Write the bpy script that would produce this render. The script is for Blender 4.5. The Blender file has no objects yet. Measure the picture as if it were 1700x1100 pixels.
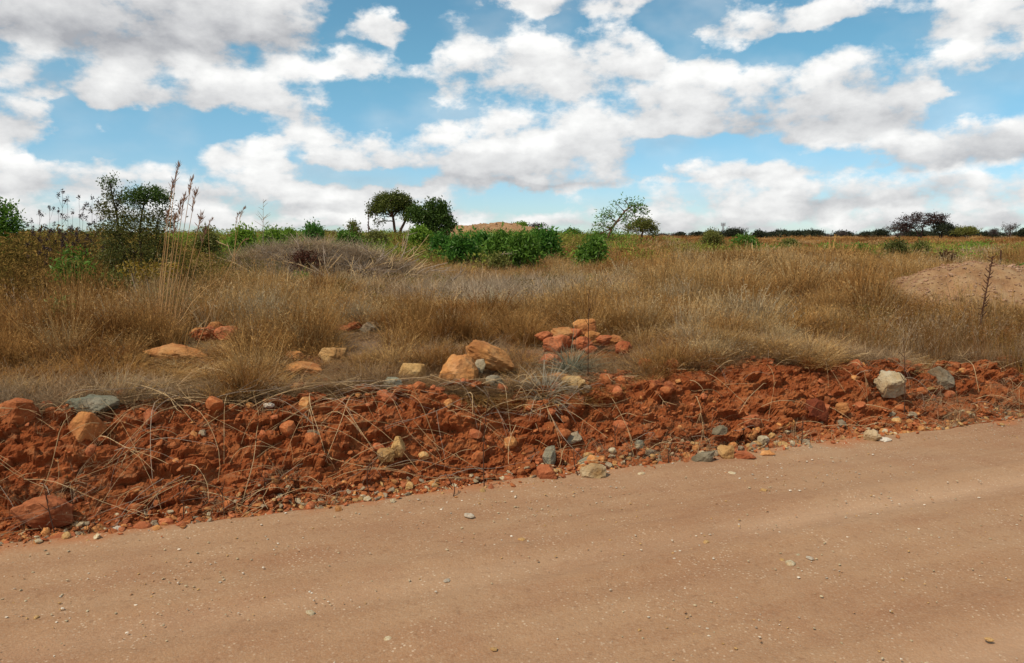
import bpy, math, random
import numpy as np
from mathutils import Vector, Matrix, Euler

rng = np.random.default_rng(7)
random.seed(7)
scene = bpy.context.scene
COL = scene.collection

# ------------------------------------------------------------------ camera
PITCH = math.radians(7.0)
CAMZ, FPX = 1.6, 1309.0
cam_d = bpy.data.cameras.new('camera')
cam_d.sensor_width = 36.0
cam_d.lens = FPX / 1700 * 36
cam_d.clip_start = 0.05
cam_d.clip_end = 6000
cam = bpy.data.objects.new('camera', cam_d)
cam.location = (0, 0, CAMZ)
cam.rotation_euler = (math.pi / 2 - PITCH, 0, 0)
COL.objects.link(cam)
scene.camera = cam

# ------------------------------------------------------------------ exposure
vs = scene.view_settings
vs.view_transform = 'Standard'
vs.look = 'None'
vs.exposure = 0.0
vs.gamma = 1.0
vs.use_curve_mapping = False
scene.cycles.max_bounces = 6
scene.cycles.diffuse_bounces = 3
scene.cycles.glossy_bounces = 2
scene.cycles.transmission_bounces = 3
scene.cycles.transparent_max_bounces = 4
scene.cycles.use_denoising = True
scene.cycles.caustics_reflective = False
scene.cycles.caustics_refractive = False

# ------------------------------------------------------------------ sun
SUN = Vector((-0.46, -0.40, 0.80)).normalized()
sun_d = bpy.data.lights.new('sun', 'SUN')
sun_d.energy = 3.9
sun_d.angle = math.radians(0.6)
sun_d.color = (1.0, 0.90, 0.76)
sun = bpy.data.objects.new('sun', sun_d)
sun.rotation_euler = (-SUN).to_track_quat('-Z', 'Y').to_euler()
sun.location = (-20, -20, 40)
COL.objects.link(sun)

# ------------------------------------------------------------------ sky
SKY_STRENGTH = 0.10


def build_world():
    w = bpy.data.worlds.new('World')
    scene.world = w
    w.use_nodes = True
    nt = w.node_tree
    nt.nodes.clear()
    N, L = nt.nodes, nt.links

    def nd(t, **kw):
        n = N.new(t)
        for k, v in kw.items():
            setattr(n, k, v)
        return n

    def put(sock, v):
        if hasattr(v, 'bl_idname') and v.bl_idname.startswith('NodeSocket') or isinstance(v, bpy.types.NodeSocket):
            L.new(v, sock)
        else:
            sock.default_value = v

    def m(op, a, b=None, c=None, clamp=False):
        n = nd('ShaderNodeMath', operation=op, use_clamp=clamp)
        put(n.inputs[0], a)
        if b is not None:
            put(n.inputs[1], b)
        if c is not None:
            put(n.inputs[2], c)
        return n.outputs[0]

    def vm(op, a, b=None, out=0):
        n = nd('ShaderNodeVectorMath', operation=op)
        put(n.inputs[0], a)
        if b is not None:
            put(n.inputs[1], b)
        return n.outputs[out]

    def smooth(x, lo, hi):
        n = nd('ShaderNodeMapRange', interpolation_type='SMOOTHSTEP')
        put(n.inputs[0], x)
        n.inputs[1].default_value = lo
        n.inputs[2].default_value = hi
        return n.outputs[0]

    def noise(vec, scale, detail=6, rough=0.55, lac=2.0, off=(0, 0, 0)):
        n = nd('ShaderNodeTexNoise', noise_dimensions='3D')
        put(n.inputs['Vector'], vm('ADD', vec, off))
        n.inputs['Scale'].default_value = scale
        n.inputs['Detail'].default_value = detail
        n.inputs['Roughness'].default_value = rough
        n.inputs['Lacunarity'].default_value = lac
        return n

    sky = nd('ShaderNodeTexSky', sky_type='NISHITA')
    sky.sun_disc = False
    sky.sun_elevation = math.asin(SUN.z)
    sky.sun_rotation = math.atan2(SUN.x, SUN.y)
    sky.altitude = 1400
    sky.air_density = 1.0
    sky.dust_density = 0.6
    sky.ozone_density = 2.2

    tc = nd('ShaderNodeTexCoord')
    d = vm('NORMALIZE', tc.outputs['Generated'])
    sep = nd('ShaderNodeSeparateXYZ')
    L.new(d, sep.inputs[0])
    x, y, z = sep.outputs
    az = m('ARCTAN2', x, y)
    el = m('ARCSINE', z)

    # cumulus layout in degrees: (azimuth, base elevation, half width, height, strength, base greyness)
    C = [(-29, 12.2, 13, 9, 1.1, .95), (-20, 13.6, 8, 6, .95, .8), (-33, 9.6, 7, 3.5, .55, .5), (-24, 8.9, 9, 3.6, .95, .55),
         (-17.2, 8.3, 5.2, 4.6, 1.0, .5), (-33, 6.1, 4.3, 3.9, 1.0, .6), (-15.2, 14.3, 2.5, 3, 1.05, .3),
         (-10.2, 13.0, 2.7, 2.0, 1.05, .3), (-11.2, 10.8, 2.8, 1.8, 1.0, .3), (-4.5, 11.4, 2.4, 1.5, .85, .2),
         (1.5, 10.0, 8, 5.8, 1.05, .35), (8.5, 11.2, 3.2, 3.2, .95, .4), (-3.5, 3.9, 12.5, 4.9, 1.0, .75),
         (5, 5.6, 6.5, 4.6, .95, .5), (-14.5, 6.5, 3.5, 1.4, .62, .3), (14.5, 7.2, 6.6, 5.6, 1.1, .6),
         (23.5, 7.4, 5.6, 5.4, 1.1, .7), (28, 9.0, 2.9, 2.8, 1.0, .4), (20, 14.0, 7, 2.2, 1.05, .3),
         (14.3, 12.0, 2.0, 2.2, .95, .3), (31, 12.2, 5.2, 3.6, 1.05, .4), (34, 10.6, 3.2, 3.2, 1.0, .4),
         (4, 15.6, 8, 2.2, .95, .3), (28, 16.2, 4, 1.4, .75, .2), (27, 4.4, 8, 3.5, .95, .65), (33.5, 4.8, 5, 3.2, .95, .65),
         (15, 3.6, 6, 1.9, .8, .4), (17.5, 3.9, 3, 1.6, .75, .4), (-18, 4.2, 3.4, 2.4, .9, .45), (-26.5, 4.0, 3, 1.9, .7, .4),
         (-23, 2.7, 12, 2.1, .8, .5), (-34, 2.8, 6, 3.3, .8, .5), (4.8, 3.6, 2.7, 2.2, .8, .4), (-3, 1.7, 3, 1.9, .75, .4),
         (-13, 1.6, 7, 1.8, .75, .5), (8, 2.2, 5, 1.4, .75, .5), (24, 2.0, 12, 2.2, .8, .6), (-28, .9, 12, 1.8, .75, .55),
         (-14, 6.0, 4.5, 1.8, .75, .3), (-9, 2.6, 5, 1.2, .7, .4), (-21, 5.2, 3, 1.3, .7, .3), (11, 5.0, 2.2, .7, .6, .2), (-7.5, 10.2, 2.6, 1.0, .6, .2), (24, 11.4, 2.5, .9, .55, .2), (0, .2, 12, 1.5, .72, .4), (14, .5, 8, 1.9, .8, .6), (30, .5, 9, 1.8, .78, .65), (-15, .2, 8, 1.5, .75, .5)]
    A0, A1, E0, E1 = -40.0, 40.0, -1.0, 19.0
    na, ne = 56, 48
    ga = np.linspace(A0, A1, na)
    ge = np.linspace(E0, E1, ne)
    GA, GE = np.meshgrid(ga, ge)
    keep = np.ones_like(GA)
    bnum = np.zeros_like(GA)
    bden = np.zeros_like(GA) + 1e-4
    for cx, cb, hw, h, s, g in C:
        if cb < 3:          # the far deck closes up towards the horizon
            s, h = s + .2, h * 1.25
        dx = np.abs(GA - cx) / hw
        dy = (GE - cb) / h
        up = np.exp(-(np.maximum(dy, 0) / .88) ** 4.0)
        dn = np.exp(-(np.minimum(dy, 0) / .2) ** 2)
        c = np.clip(s * .9 * np.exp(-(dx / .92) ** 4.0) * up * dn, 0, .95)
        keep *= 1 - c
        t = np.clip((dy + .1) / .75, 0, 1)
        t = t * t * (3 - 2 * t)
        bnum += c ** 3 * (1 - .92 * g * (1 - t))
        bden += c ** 3
    cov = 1 - keep
    # gaps of open blue: (azimuth, elevation, half width, half height)
    for ga_, ge_, rx_, ry_ in ((-7.5, 15.2, 2.2, 1.6), (-21.7, 7.2, 5.5, 1.0), (-12.5, 8.7, 2.8, 1.6), (-7.2, 12.4, 1.3, 1.2), (12.9, 5.6, 5, .95), (31, 8.2, 3.2, 1.7), (2.2, 2.7, 6, .8),
                               (-9, 4.2, 4.5, .6), (18.6, 12.7, 6.5, 1.0), (11.6, 13.8, 1.6, 1.2), (-5, 16, 3, 1.2), (-28.5, 5.6, 3.2, .7), (22, 4.9, 3, .7)):
        cov = cov * (1 - .68 * np.exp(-(((GA - ga_) / rx_) ** 2 + ((GE - ge_) / ry_) ** 2) ** 1.5))
    bri = (bnum + .8e-4) / bden

    def lowrank(M, rank):
        U, S, Vt = np.linalg.svd(M, full_matrices=False)
        f = U[:, :rank] * np.sqrt(S[:rank])
        g = Vt[:rank].T * np.sqrt(S[:rank])
        sf = np.abs(f).max(0)
        sg = np.abs(g).max(0)
        return f / sf, g / sg, sf * sg

    tri = nd('ShaderNodeMath', operation='PINGPONG')  # the cloud field goes on, mirrored, all round
    warp_v = vm('MULTIPLY', d, (1, 1, 1.7))
    n1 = noise(warp_v, 7.0, 4, .5)
    n2 = noise(warp_v, 26.0, 6, .6, off=(3.1, 1.7, 9.2))
    wv = vm('SUBTRACT', n1.outputs['Color'], (.5, .5, .5))
    wv2 = vm('SUBTRACT', n2.outputs['Color'], (.5, .5, .5))
    ws = nd('ShaderNodeSeparateXYZ')
    L.new(vm('ADD', vm('SCALE', wv, None), vm('SCALE', wv2, None)), ws.inputs[0])
    for n in N:
        if n.type == 'VECT_MATH' and n.operation == 'SCALE':
            n.inputs['Scale'].default_value = .14 if n.inputs[0].links[0].from_node.inputs[0].links[0].from_node == n1 else .05
    azw = m('ADD', az, ws.outputs[0])
    elw = m('MULTIPLY_ADD', ws.outputs[1], .45, el)
    L.new(m('ADD', azw, math.radians(40) + math.radians(160) * 4), tri.inputs[0])
    tri.inputs[1].default_value = math.radians(80)
    an = m('MULTIPLY_ADD', tri.outputs[0], 2 / math.radians(80), -1)
    en = m('MULTIPLY_ADD', elw, 2 / math.radians(E1 - E0), -1 - 2 * E0 / (E1 - E0), clamp=False)
    en = m('MINIMUM', m('MAXIMUM', en, -1), 1)

    def comb(a):
        n = nd('ShaderNodeCombineXYZ')
        for i in range(3):
            L.new(a, n.inputs[i])
        return n.outputs[0]

    av, ev = comb(an), comb(en)

    def curve(vec, cols, xs):
        n = nd('ShaderNodeVectorCurve')
        L.new(vec, n.inputs['Vector'])
        mp = n.mapping
        mp.use_clip = False
        for k in range(3):
            cu = mp.curves[k]
            vals = cols[:, k] if k < cols.shape[1] else np.zeros(len(xs))
            cu.points[0].location = (-1, float(vals[0]))
            cu.points[1].location = (1, float(vals[-1]))
            for xx, vv in zip(xs[1:-1], vals[1:-1]):
                cu.points.new(float(xx), float(vv))
        mp.update()
        return n.outputs[0]

    def field(M, rank):
        f, g, s = lowrank(M, rank)
        tot = None
        for k in range(0, rank, 3):
            fv = curve(ev, f[:, k:k + 3], np.linspace(-1, 1, ne))
            gv = curve(av, g[:, k:k + 3], np.linspace(-1, 1, na))
            dt = vm('DOT_PRODUCT', vm('MULTIPLY', fv, tuple(float(q) for q in s[k:k + 3])), gv, out=1)
            tot = dt if tot is None else m('ADD', tot, dt)
        return tot

    cvr = field(cov, 12)
    brt = field(bri, 9)
    # overhead, away from the horizon, the same cumulus as an even field
    pl = vm('DIVIDE', d, comb(m('ADD', m('MAXIMUM', z, 0), .12)))
    ng = noise(pl, 1.3, 5, .55, off=(5, 2, 0))
    hi = smooth(el, math.radians(16), math.radians(22))
    mixc = nd('ShaderNodeMix', data_type='FLOAT')
    put(mixc.inputs[0], hi)
    put(mixc.inputs[2], cvr)
    put(mixc.inputs[3], m('MULTIPLY_ADD', m('SUBTRACT', ng.outputs[0], .5), 2.2, .5))
    mixb = nd('ShaderNodeMix', data_type='FLOAT')
    put(mixb.inputs[0], hi)
    put(mixb.inputs[2], brt)
    put(mixb.inputs[3], .75)
    # billows
    nb = noise(warp_v, 16.0, 8, .58, off=(1.3, 4.4, 2.2))
    nb2 = noise(warp_v, 16.0, 8, .58, off=(1.3 - .008, 4.4, 2.2 + .03))
    nf = noise(warp_v, 44.0, 7, .62, off=(8.3, .4, 5.2))
    dens = m('ADD', mixc.outputs[0], m('MULTIPLY', m('SUBTRACT', nb.outputs[0], .5), 1.25))
    dens = m('ADD', dens, m('MULTIPLY', m('SUBTRACT', nf.outputs[0], .5), .55))
    vor = nd('ShaderNodeTexVoronoi', feature='SMOOTH_F1')
    L.new(vm('ADD', warp_v, vm('MULTIPLY', wv2, (.05, .05, .05))), vor.inputs['Vector'])
    vor.inputs['Scale'].default_value = 17
    vor.inputs['Smoothness'].default_value = .35
    puff = m('SUBTRACT', .40, vor.outputs['Distance'])
    dens = m('ADD', dens, m('MULTIPLY', puff, .75))
    veil = m('MULTIPLY', smooth(n1.outputs[0], .42, .75), .34)
    alpha = m('MAXIMUM', smooth(dens, .33, .80), veil)
    core = smooth(dens, .45, 1.0)
    det = m('MULTIPLY', m('SUBTRACT', nb.outputs[0], nb2.outputs[0]), 1.1)
    b = m('ADD', mixb.outputs[0], m('ADD', det, m('MULTIPLY', puff, .32)))
    b = m('ADD', b, m('MULTIPLY', m('SUBTRACT', core, .6), .12))
    b = m('MINIMUM', m('MAXIMUM', b, 0), 1.15)
    ramp = nd('ShaderNodeMix', data_type='RGBA')
    ramp.clamp_factor = False
    L.new(b, ramp.inputs[0])
    k = 1 / SKY_STRENGTH
    ramp.inputs[6].default_value = (.42 * k, .425 * k, .45 * k, 1)
    ramp.inputs[7].default_value = (.97 * k, .965 * k, .95 * k, 1)
    tint = nd('ShaderNodeMix', data_type='RGBA', blend_type='MULTIPLY')
    tint.inputs[0].default_value = 1.0
    L.new(sky.outputs[0], tint.inputs[6])
    tl = nd('ShaderNodeMix', data_type='RGBA')
    L.new(smooth(el, 0.0, math.radians(13)), tl.inputs[0])
    tl.inputs[6].default_value = (.86, 1.04, 1.20, 1)
    tl.inputs[7].default_value = (.86, 1.30, 1.18, 1)
    L.new(tl.outputs[2], tint.inputs[7])
    fin = nd('ShaderNodeMix', data_type='RGBA')
    L.new(m('MULTIPLY', alpha, .97), fin.inputs[0])
    L.new(tint.outputs[2], fin.inputs[6])
    L.new(ramp.outputs[2], fin.inputs[7])
    bg = nd('ShaderNodeBackground')
    bg.inputs[1].default_value = SKY_STRENGTH
    L.new(fin.outputs[2], bg.inputs[0])
    out = nd('ShaderNodeOutputWorld')
    L.new(bg.outputs[0], out.inputs[0])
    w.cycles.sampling_method = 'MANUAL'
    w.cycles.sample_map_resolution = 512


build_world()

# ------------------------------------------------------------------ helpers


def ray(px, py):
    x, y = (px - 850) / FPX, (550 - py) / FPX
    c, s = math.cos(PITCH), math.sin(PITCH)
    return x, c + y * s, -s + y * c


def at(px, py, dist):
    dx, dy, dz = ray(px, py)
    k = dist / dy
    return Vector((dx * k, dist, CAMZ + dz * k))


def hash3(ix, iy, iz, seed=0):
    h = (ix.astype(np.int64) * 374761393 + iy.astype(np.int64) * 668265263 + iz.astype(np.int64) * 2147483647 + seed * 974634777) & 0xFFFFFFFF
    h = ((h ^ (h >> 13)) * 1274126177) & 0xFFFFFFFF
    h = ((h ^ (h >> 16)) * 2246822519) & 0xFFFFFFFF
    h = h ^ (h >> 15)
    return (h & 0xFFFFFF) / float(0xFFFFFF)


def vnoise(p, seed=0):
    i = np.floor(p)
    f = p - i
    u = f * f * f * (f * (f * 6 - 15) + 10)
    r = 0
    for a in (0, 1):
        wa = u[..., 0] if a else 1 - u[..., 0]
        for b in (0, 1):
            wb = u[..., 1] if b else 1 - u[..., 1]
            for c in (0, 1):
                wc = u[..., 2] if c else 1 - u[..., 2]
                r = r + wa * wb * wc * hash3(i[..., 0] + a, i[..., 1] + b, i[..., 2] + c, seed)
    return r


def fbm(p, octv=4, seed=0, gain=.5):
    t, amp, tot = 0, 1, 0
    for o in range(octv):
        t = t + amp * (vnoise(p * (2 ** o), seed + o) - .5)
        tot += amp
        amp *= gain
    return t / tot * 2


def worley(p, seed=0):
    """distance to the nearest feature point and that cell's random value"""
    i = np.floor(p)
    best = np.full(p.shape[:-1], 9.0)
    val = np.zeros(p.shape[:-1])
    for a in (-1, 0, 1):
        for b in (-1, 0, 1):
            for c in (-1, 0, 1):
                q = i + np.array([a, b, c])
                o = np.stack([hash3(q[..., 0], q[..., 1], q[..., 2], seed + s) for s in (11, 23, 37)], -1)
                dd = np.linalg.norm(q + o - p, axis=-1)
                near = dd < best
                best = np.where(near, dd, best)
                val = np.where(near, hash3(q[..., 0], q[..., 1], q[..., 2], seed + 51), val)
    return best, val


def P3(x, y, z=0.0):
    return np.stack(np.broadcast_arrays(np.asarray(x, float), np.asarray(y, float), np.asarray(z, float)), -1)


def sstep(x, a, b):
    t = np.clip((x - a) / (b - a), 0, 1)
    return t * t * (3 - 2 * t)


# road edge: a line through RP along RE, field on the +RN side
RE = np.array([.9262, .3771])
RN = np.array([-.3771, .9262])
RP = np.array([0.0, 5.01])


def uv(x, y):
    return (x - RP[0]) * RE[0] + (y - RP[1]) * RE[1], (x - RP[0]) * RN[0] + (y - RP[1]) * RN[1]


def xy(u, v):
    return RP[0] + u * RE[0] + v * RN[0], RP[1] + u * RE[1] + v * RN[1]


def bank_top(u):
    return np.interp(u, [-9, -5, -3.2, -2.3, -1, .45, 1.5, 2.8, 3.6, 4.7, 6, 9], [.45, .48, .5, .5, .45, .39, .41, .47, .43, .29, .24, .25])


def H(x, y):
    """height of the lie of the land"""
    x = np.asarray(x, float)
    y = np.asarray(y, float)
    u, v = uv(x, y)
    v = v + .07 * fbm(P3(u * 1.3, 0, 0), 3, 5)
    road = .025 * fbm(P3(u * .35, v * .9, 0), 3, 61) + .010 * np.sin(v * 3.3 + .3 * np.sin(u))
    bt = bank_top(u)
    t = np.clip((v - .28) / .74, 0, 1)
    prof = -.09 + (bt + .09) * (.30 * t + .70 * sstep(t, .12, .92))
    z = np.where(v < .28, -.09 * sstep(v, -.02, .12) + np.where(v < .05, road * sstep(-v, -.05, .3), 0), prof)
    field = bt + (.56 - bt) * sstep(v, 1.1, 4.0)
    z = np.where(v > 1.1, field, z)
    far = sstep(v, 1.1, 2.2)
    z = z + far * (.06 * fbm(P3(x * .5, y * .5, 0), 3, 3) + .10 * fbm(P3(x * .12, y * .12, 0), 2, 8) * sstep(y, 8, 20))
    s = x / np.maximum(y, 1)
    z = z + .62 * sstep(y, 15, 46) * (1 - sstep(s, .08, .30)) * (1 - sstep(y, 140, 300))
    z = z - .15 * sstep(y, 25, 80) * sstep(s, .1, .3)
    for cx, cy, sx, sy, a in ((-5.2, 16.4, 1.0, .9, .55), (-3.9, 16.0, .95, .8, .70), (-2.7, 15.6, .8, .8, .45),
                              (5.6, 16.5, 2.4, 1.5, .42), (3.3, 13.5, 1.8, 1.3, .18), (7.4, 21, 1.4, 1.2, .5)):
        z = z + a * np.exp(-((x - cx) / sx) ** 2 - ((y - cy) / sy) ** 2)
    return z


def h1(x, y):
    return float(H(np.array([x]), np.array([y]))[0])


def ground_hit(px, py, start=4.0, stop=140):
    """where the sight line through a spot meets the land"""
    dx, dy, dz = ray(px, py)
    ys = np.concatenate([np.arange(start, 30, .02), np.arange(30, stop, .2)])
    xs, zs = dx / dy * ys, CAMZ + dz / dy * ys
    below = zs <= H(xs, ys)
    k = int(np.argmax(below)) if below.any() else len(ys) - 1
    return Vector((xs[k], ys[k], h1(xs[k], ys[k])))


def mesh_quads(name, verts, quads, mat=None, smooth=False, attr=None):
    verts = np.asarray(verts, np.float32).reshape(-1, 3)
    quads = np.asarray(quads, np.int32)
    k = quads.shape[1]
    me = bpy.data.meshes.new(name)
    me.vertices.add(len(verts))
    me.vertices.foreach_set('co', verts.ravel())
    me.loops.add(quads.size)
    me.loops.foreach_set('vertex_index', quads.ravel())
    me.polygons.add(len(quads))
    me.polygons.foreach_set('loop_start', np.arange(0, quads.size, k, dtype=np.int32))
    me.polygons.foreach_set('use_smooth', np.full(len(quads), smooth))
    if attr:
        for an, (dom, vals) in attr.items():
            a = me.attributes.new(an, 'FLOAT', dom)
            a.data.foreach_set('value', np.asarray(vals, np.float32))
    me.update(calc_edges=True)
    me.validate()
    if mat:
        me.materials.append(mat)
    return me


def grid_mesh(name, X, Y, Z, mat, smooth=True, attr=None):
    r, c = X.shape
    idx = np.arange(r * c).reshape(r, c)
    q = np.stack([idx[:-1, :-1], idx[:-1, 1:], idx[1:, 1:], idx[1:, :-1]], -1).reshape(-1, 4)
    return mesh_quads(name, np.stack([X, Y, Z], -1), q, mat, smooth, attr)


def link(name, me, parent=None, loc=None, rot=None, scale=None):
    o = bpy.data.objects.new(name, me)
    COL.objects.link(o)
    if parent:
        o.parent = parent
    if loc is not None:
        o.location = loc
    if rot is not None:
        o.rotation_euler = rot
    if scale is not None:
        o.scale = scale
    return o


def tag(o, label=None, cat=None, group=None, kind=None):
    if label:
        o['label'] = label
    if cat:
        o['category'] = cat
    if group:
        o['group'] = group
    if kind:
        o['kind'] = kind
    return o


def thing(name, label, cat, loc, group=None, rz=0):
    return tag(link(name, None, loc=loc, rot=(0, 0, rz)), label, cat, group)


# ------------------------------------------------------------------ materials


class NT:
    def __init__(self, name):
        self.m = bpy.data.materials.new(name)
        self.m.use_nodes = True
        self.t = self.m.node_tree
        self.t.nodes.clear()
        self.out = self.n('ShaderNodeOutputMaterial')

    def n(self, t, **kw):
        n = self.t.nodes.new(t)
        for k, v in kw.items():
            setattr(n, k, v)
        return n

    def put(self, s, v):
        if isinstance(v, bpy.types.NodeSocket):
            self.t.links.new(v, s)
        else:
            s.default_value = v

    def math(self, op, a, b=None, c=None, clamp=False):
        n = self.n('ShaderNodeMath', operation=op, use_clamp=clamp)
        for i, q in enumerate((a, b, c)):
            if q is not None:
                self.put(n.inputs[i], q)
        return n.outputs[0]

    def noise(self, vec, scale, detail=4, rough=.55, col=False):
        n = self.n('ShaderNodeTexNoise')
        if vec is not None:
            self.put(n.inputs['Vector'], vec)
        n.inputs['Scale'].default_value = scale
        n.inputs['Detail'].default_value = detail
        n.inputs['Roughness'].default_value = rough
        return n.outputs['Color' if col else 'Fac']

    def ramp(self, fac, stops, interp='LINEAR'):
        n = self.n('ShaderNodeValToRGB')
        r = n.color_ramp
        r.interpolation = interp
        while len(r.elements) < len(stops):
            r.elements.new(.5)
        for e, (p, c) in zip(r.elements, stops):
            e.position = p
            e.color = (*c, 1) if len(c) == 3 else c
        self.put(n.inputs[0], fac)
        return n.outputs[0]

    def mix(self, f, a, b, blend='MIX'):
        n = self.n('ShaderNodeMix', data_type='RGBA', blend_type=blend)
        self.put(n.inputs[0], f)
        self.put(n.inputs[6], (*a, 1) if isinstance(a, tuple) and len(a) == 3 else a)
        self.put(n.inputs[7], (*b, 1) if isinstance(b, tuple) and len(b) == 3 else b)
        return n.outputs[2]

    def map(self, vec, scale=(1, 1, 1), rot=(0, 0, 0)):
        n = self.n('ShaderNodeMapping')
        self.put(n.inputs[0], vec)
        n.inputs['Scale'].default_value = scale
        n.inputs['Rotation'].default_value = rot
        return n.outputs[0]

    def obj(self):
        return self.n('ShaderNodeTexCoord').outputs['Object']

    def pos(self):
        return self.n('ShaderNodeNewGeometry').outputs['Position']

    def attr(self, name, typ='GEOMETRY'):
        n = self.n('ShaderNodeAttribute', attribute_name=name, attribute_type=typ)
        return n.outputs['Fac']

    def rnd(self):
        return self.n('ShaderNodeObjectInfo').outputs['Random']

    def bump(self, h, strength, dist):
        n = self.n('ShaderNodeBump')
        n.inputs['Strength'].default_value = strength
        n.inputs['Distance'].default_value = dist
        self.put(n.inputs['Height'], h)
        return n.outputs[0]

    def pbr(self, col, rough=.9, normal=None, spec=.25):
        n = self.n('ShaderNodeBsdfPrincipled')
        self.put(n.inputs['Base Color'], col)
        self.put(n.inputs['Roughness'], rough)
        n.inputs['Specular IOR Level'].default_value = spec
        if normal is not None:
            self.put(n.inputs['Normal'], normal)
        self.t.links.new(n.outputs[0], self.out.inputs[0])
        return self.m

    def leaf(self, col, trans=.3, gloss=0.0):
        d = self.n('ShaderNodeBsdfDiffuse')
        t = self.n('ShaderNodeBsdfTranslucent')
        self.put(d.inputs[0], col)
        self.put(t.inputs[0], col)
        mx = self.n('ShaderNodeMixShader')
        mx.inputs[0].default_value = trans
        self.t.links.new(d.outputs[0], mx.inputs[1])
        self.t.links.new(t.outputs[0], mx.inputs[2])
        o = mx.outputs[0]
        if gloss:
            g = self.n('ShaderNodeBsdfGlossy')
            g.inputs['Roughness'].default_value = .45
            g.inputs[0].default_value = (.85, .82, .7, 1)
            m2 = self.n('ShaderNodeMixShader')
            m2.inputs[0].default_value = gloss
            self.t.links.new(o, m2.inputs[1])
            self.t.links.new(g.outputs[0], m2.inputs[2])
            o = m2.outputs[0]
        self.t.links.new(o, self.out.inputs[0])
        return self.m


def hsv_vary(t, col, amt=.25, src=None):
    """lighter and darker pieces: multiply by a random per piece"""
    r = src if src is not None else t.rnd()
    k = t.math('MULTIPLY_ADD', r, 2 * amt, 1 - amt)
    n = t.n('ShaderNodeVectorMath', operation='SCALE')
    t.put(n.inputs[0], col)
    t.put(n.inputs['Scale'], k)
    return n.outputs[0]


def mat_road():
    t = NT('road_dirt')
    p = t.pos()
    lane = t.map(p, (1, 1, 1), (0, 0, -math.radians(22.15)))
    st = t.map(lane, (.35, 2.6, 1))
    big = t.noise(p, .55, 4, .55)
    streak = t.noise(st, 1.6, 5, .6)
    fine = t.noise(p, 28, 4, .7)
    c = t.ramp(big, [(.3, (0.282, 0.139, 0.068)), (.5, (0.340, 0.191, 0.098)), (.7, (0.358, 0.216, 0.119))])
    c2 = t.ramp(streak, [(.32, (0.256, 0.115, 0.052)), (.55, (0.349, 0.199, 0.103)), (.75, (0.393, 0.242, 0.136))])
    c = t.mix(.36, c, c2)
    patch = t.noise(p, 2.3, 5, .62)
    pm = t.ramp(patch, [(.50, (0, 0, 0)), (.68, (1, 1, 1))])
    c = t.mix(t.math('MULTIPLY', pm, .30), c, (0.256, 0.109, 0.052))
    c = t.mix(t.math('MULTIPLY', t.ramp(t.noise(p, 90, 2, .6), [(.45, (0, 0, 0)), (.75, (1, 1, 1))]), .38), c, (0.427, 0.304, 0.198))
    c = t.mix(t.math('MULTIPLY', t.ramp(fine, [(.28, (1, 1, 1)), (.45, (0, 0, 0))]), .45), c, (0.161, 0.077, 0.037))
    c = t.mix(t.math('MULTIPLY', t.attr('rut'), .5), c, (0.482, 0.304, 0.180))
    c = t.mix(t.attr('spill'), c, (0.382, 0.123, 0.038))
    peb = t.n('ShaderNodeTexVoronoi')
    t.put(peb.inputs['Vector'], p)
    peb.inputs['Scale'].default_value = 42
    pk = t.math('MULTIPLY', t.ramp(peb.outputs['Distance'], [(.16, (1, 1, 1)), (.26, (0, 0, 0))]), t.ramp(t.noise(p, 3.5, 4, .7), [(.44, (0, 0, 0)), (.62, (1, 1, 1))]))
    c = t.mix(t.math('MULTIPLY', pk, .7), c, (0.583, 0.438, 0.300))
    hgt = t.math('ADD', t.math('MULTIPLY', fine, .5), t.math('ADD', t.math('MULTIPLY', streak, .9), t.math('MULTIPLY', t.noise(p, 110, 2, .6), .25)))
    return t.pbr(c, .95, t.bump(hgt, .55, .02), .15)


def mat_bank():
    t = NT('red_earth')
    p = t.pos()
    big = t.noise(p, 1.4, 4, .6)
    mid = t.noise(p, 7, 5, .65)
    fine = t.noise(p, 45, 4, .7)
    c = t.ramp(mid, [(.28, (0.147, 0.032, 0.008)), (.47, (0.266, 0.070, 0.020)), (.62, (0.324, 0.107, 0.033)), (.78, (0.346, 0.144, 0.056))])
    c = t.mix(t.math('MULTIPLY', t.ramp(big, [(.42, (0, 0, 0)), (.66, (1, 1, 1))]), .55), c, (0.199, 0.044, 0.012))
    tan = t.noise(t.map(p, (1, 1, 2.2)), 11, 4, .6)
    c = t.mix(t.math('MULTIPLY', t.ramp(tan, [(.54, (0, 0, 0)), (.68, (1, 1, 1))]), .55), c, (0.340, 0.159, 0.072))
    c = t.mix(t.math('MULTIPLY', t.ramp(tan, [(.28, (1, 1, 1)), (.38, (0, 0, 0))]), .4), c, (0.142, 0.050, 0.018))
    c = t.mix(t.math('MULTIPLY', t.ramp(fine, [(.5, (0, 0, 0)), (.72, (1, 1, 1))]), .35), c, (0.353, 0.148, 0.063))
    h = t.math('ADD', t.math('MULTIPLY', mid, 1.2), t.math('MULTIPLY', fine, .5))
    return t.pbr(c, .95, t.bump(h, .9, .03), .1)


def mat_field():
    t = NT('field_soil')
    p = t.pos()
    n = t.noise(p, 1.1, 5, .6)
    f = t.noise(p, 30, 4, .7)
    c = t.ramp(n, [(.3, (.20, .105, .05)), (.5, (.27, .165, .09)), (.7, (.30, .21, .14))])
    c = t.mix(t.attr('grey'), c, (.30, .245, .20))
    c = t.mix(t.attr('red'), c, (.33, .10, .032))
    c = t.mix(t.math('MULTIPLY', t.ramp(f, [(.35, (1, 1, 1)), (.55, (0, 0, 0))]), .6), c, (.11, .06, .03))
    return t.pbr(c, .95, t.bump(f, .8, .04), .1)


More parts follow.
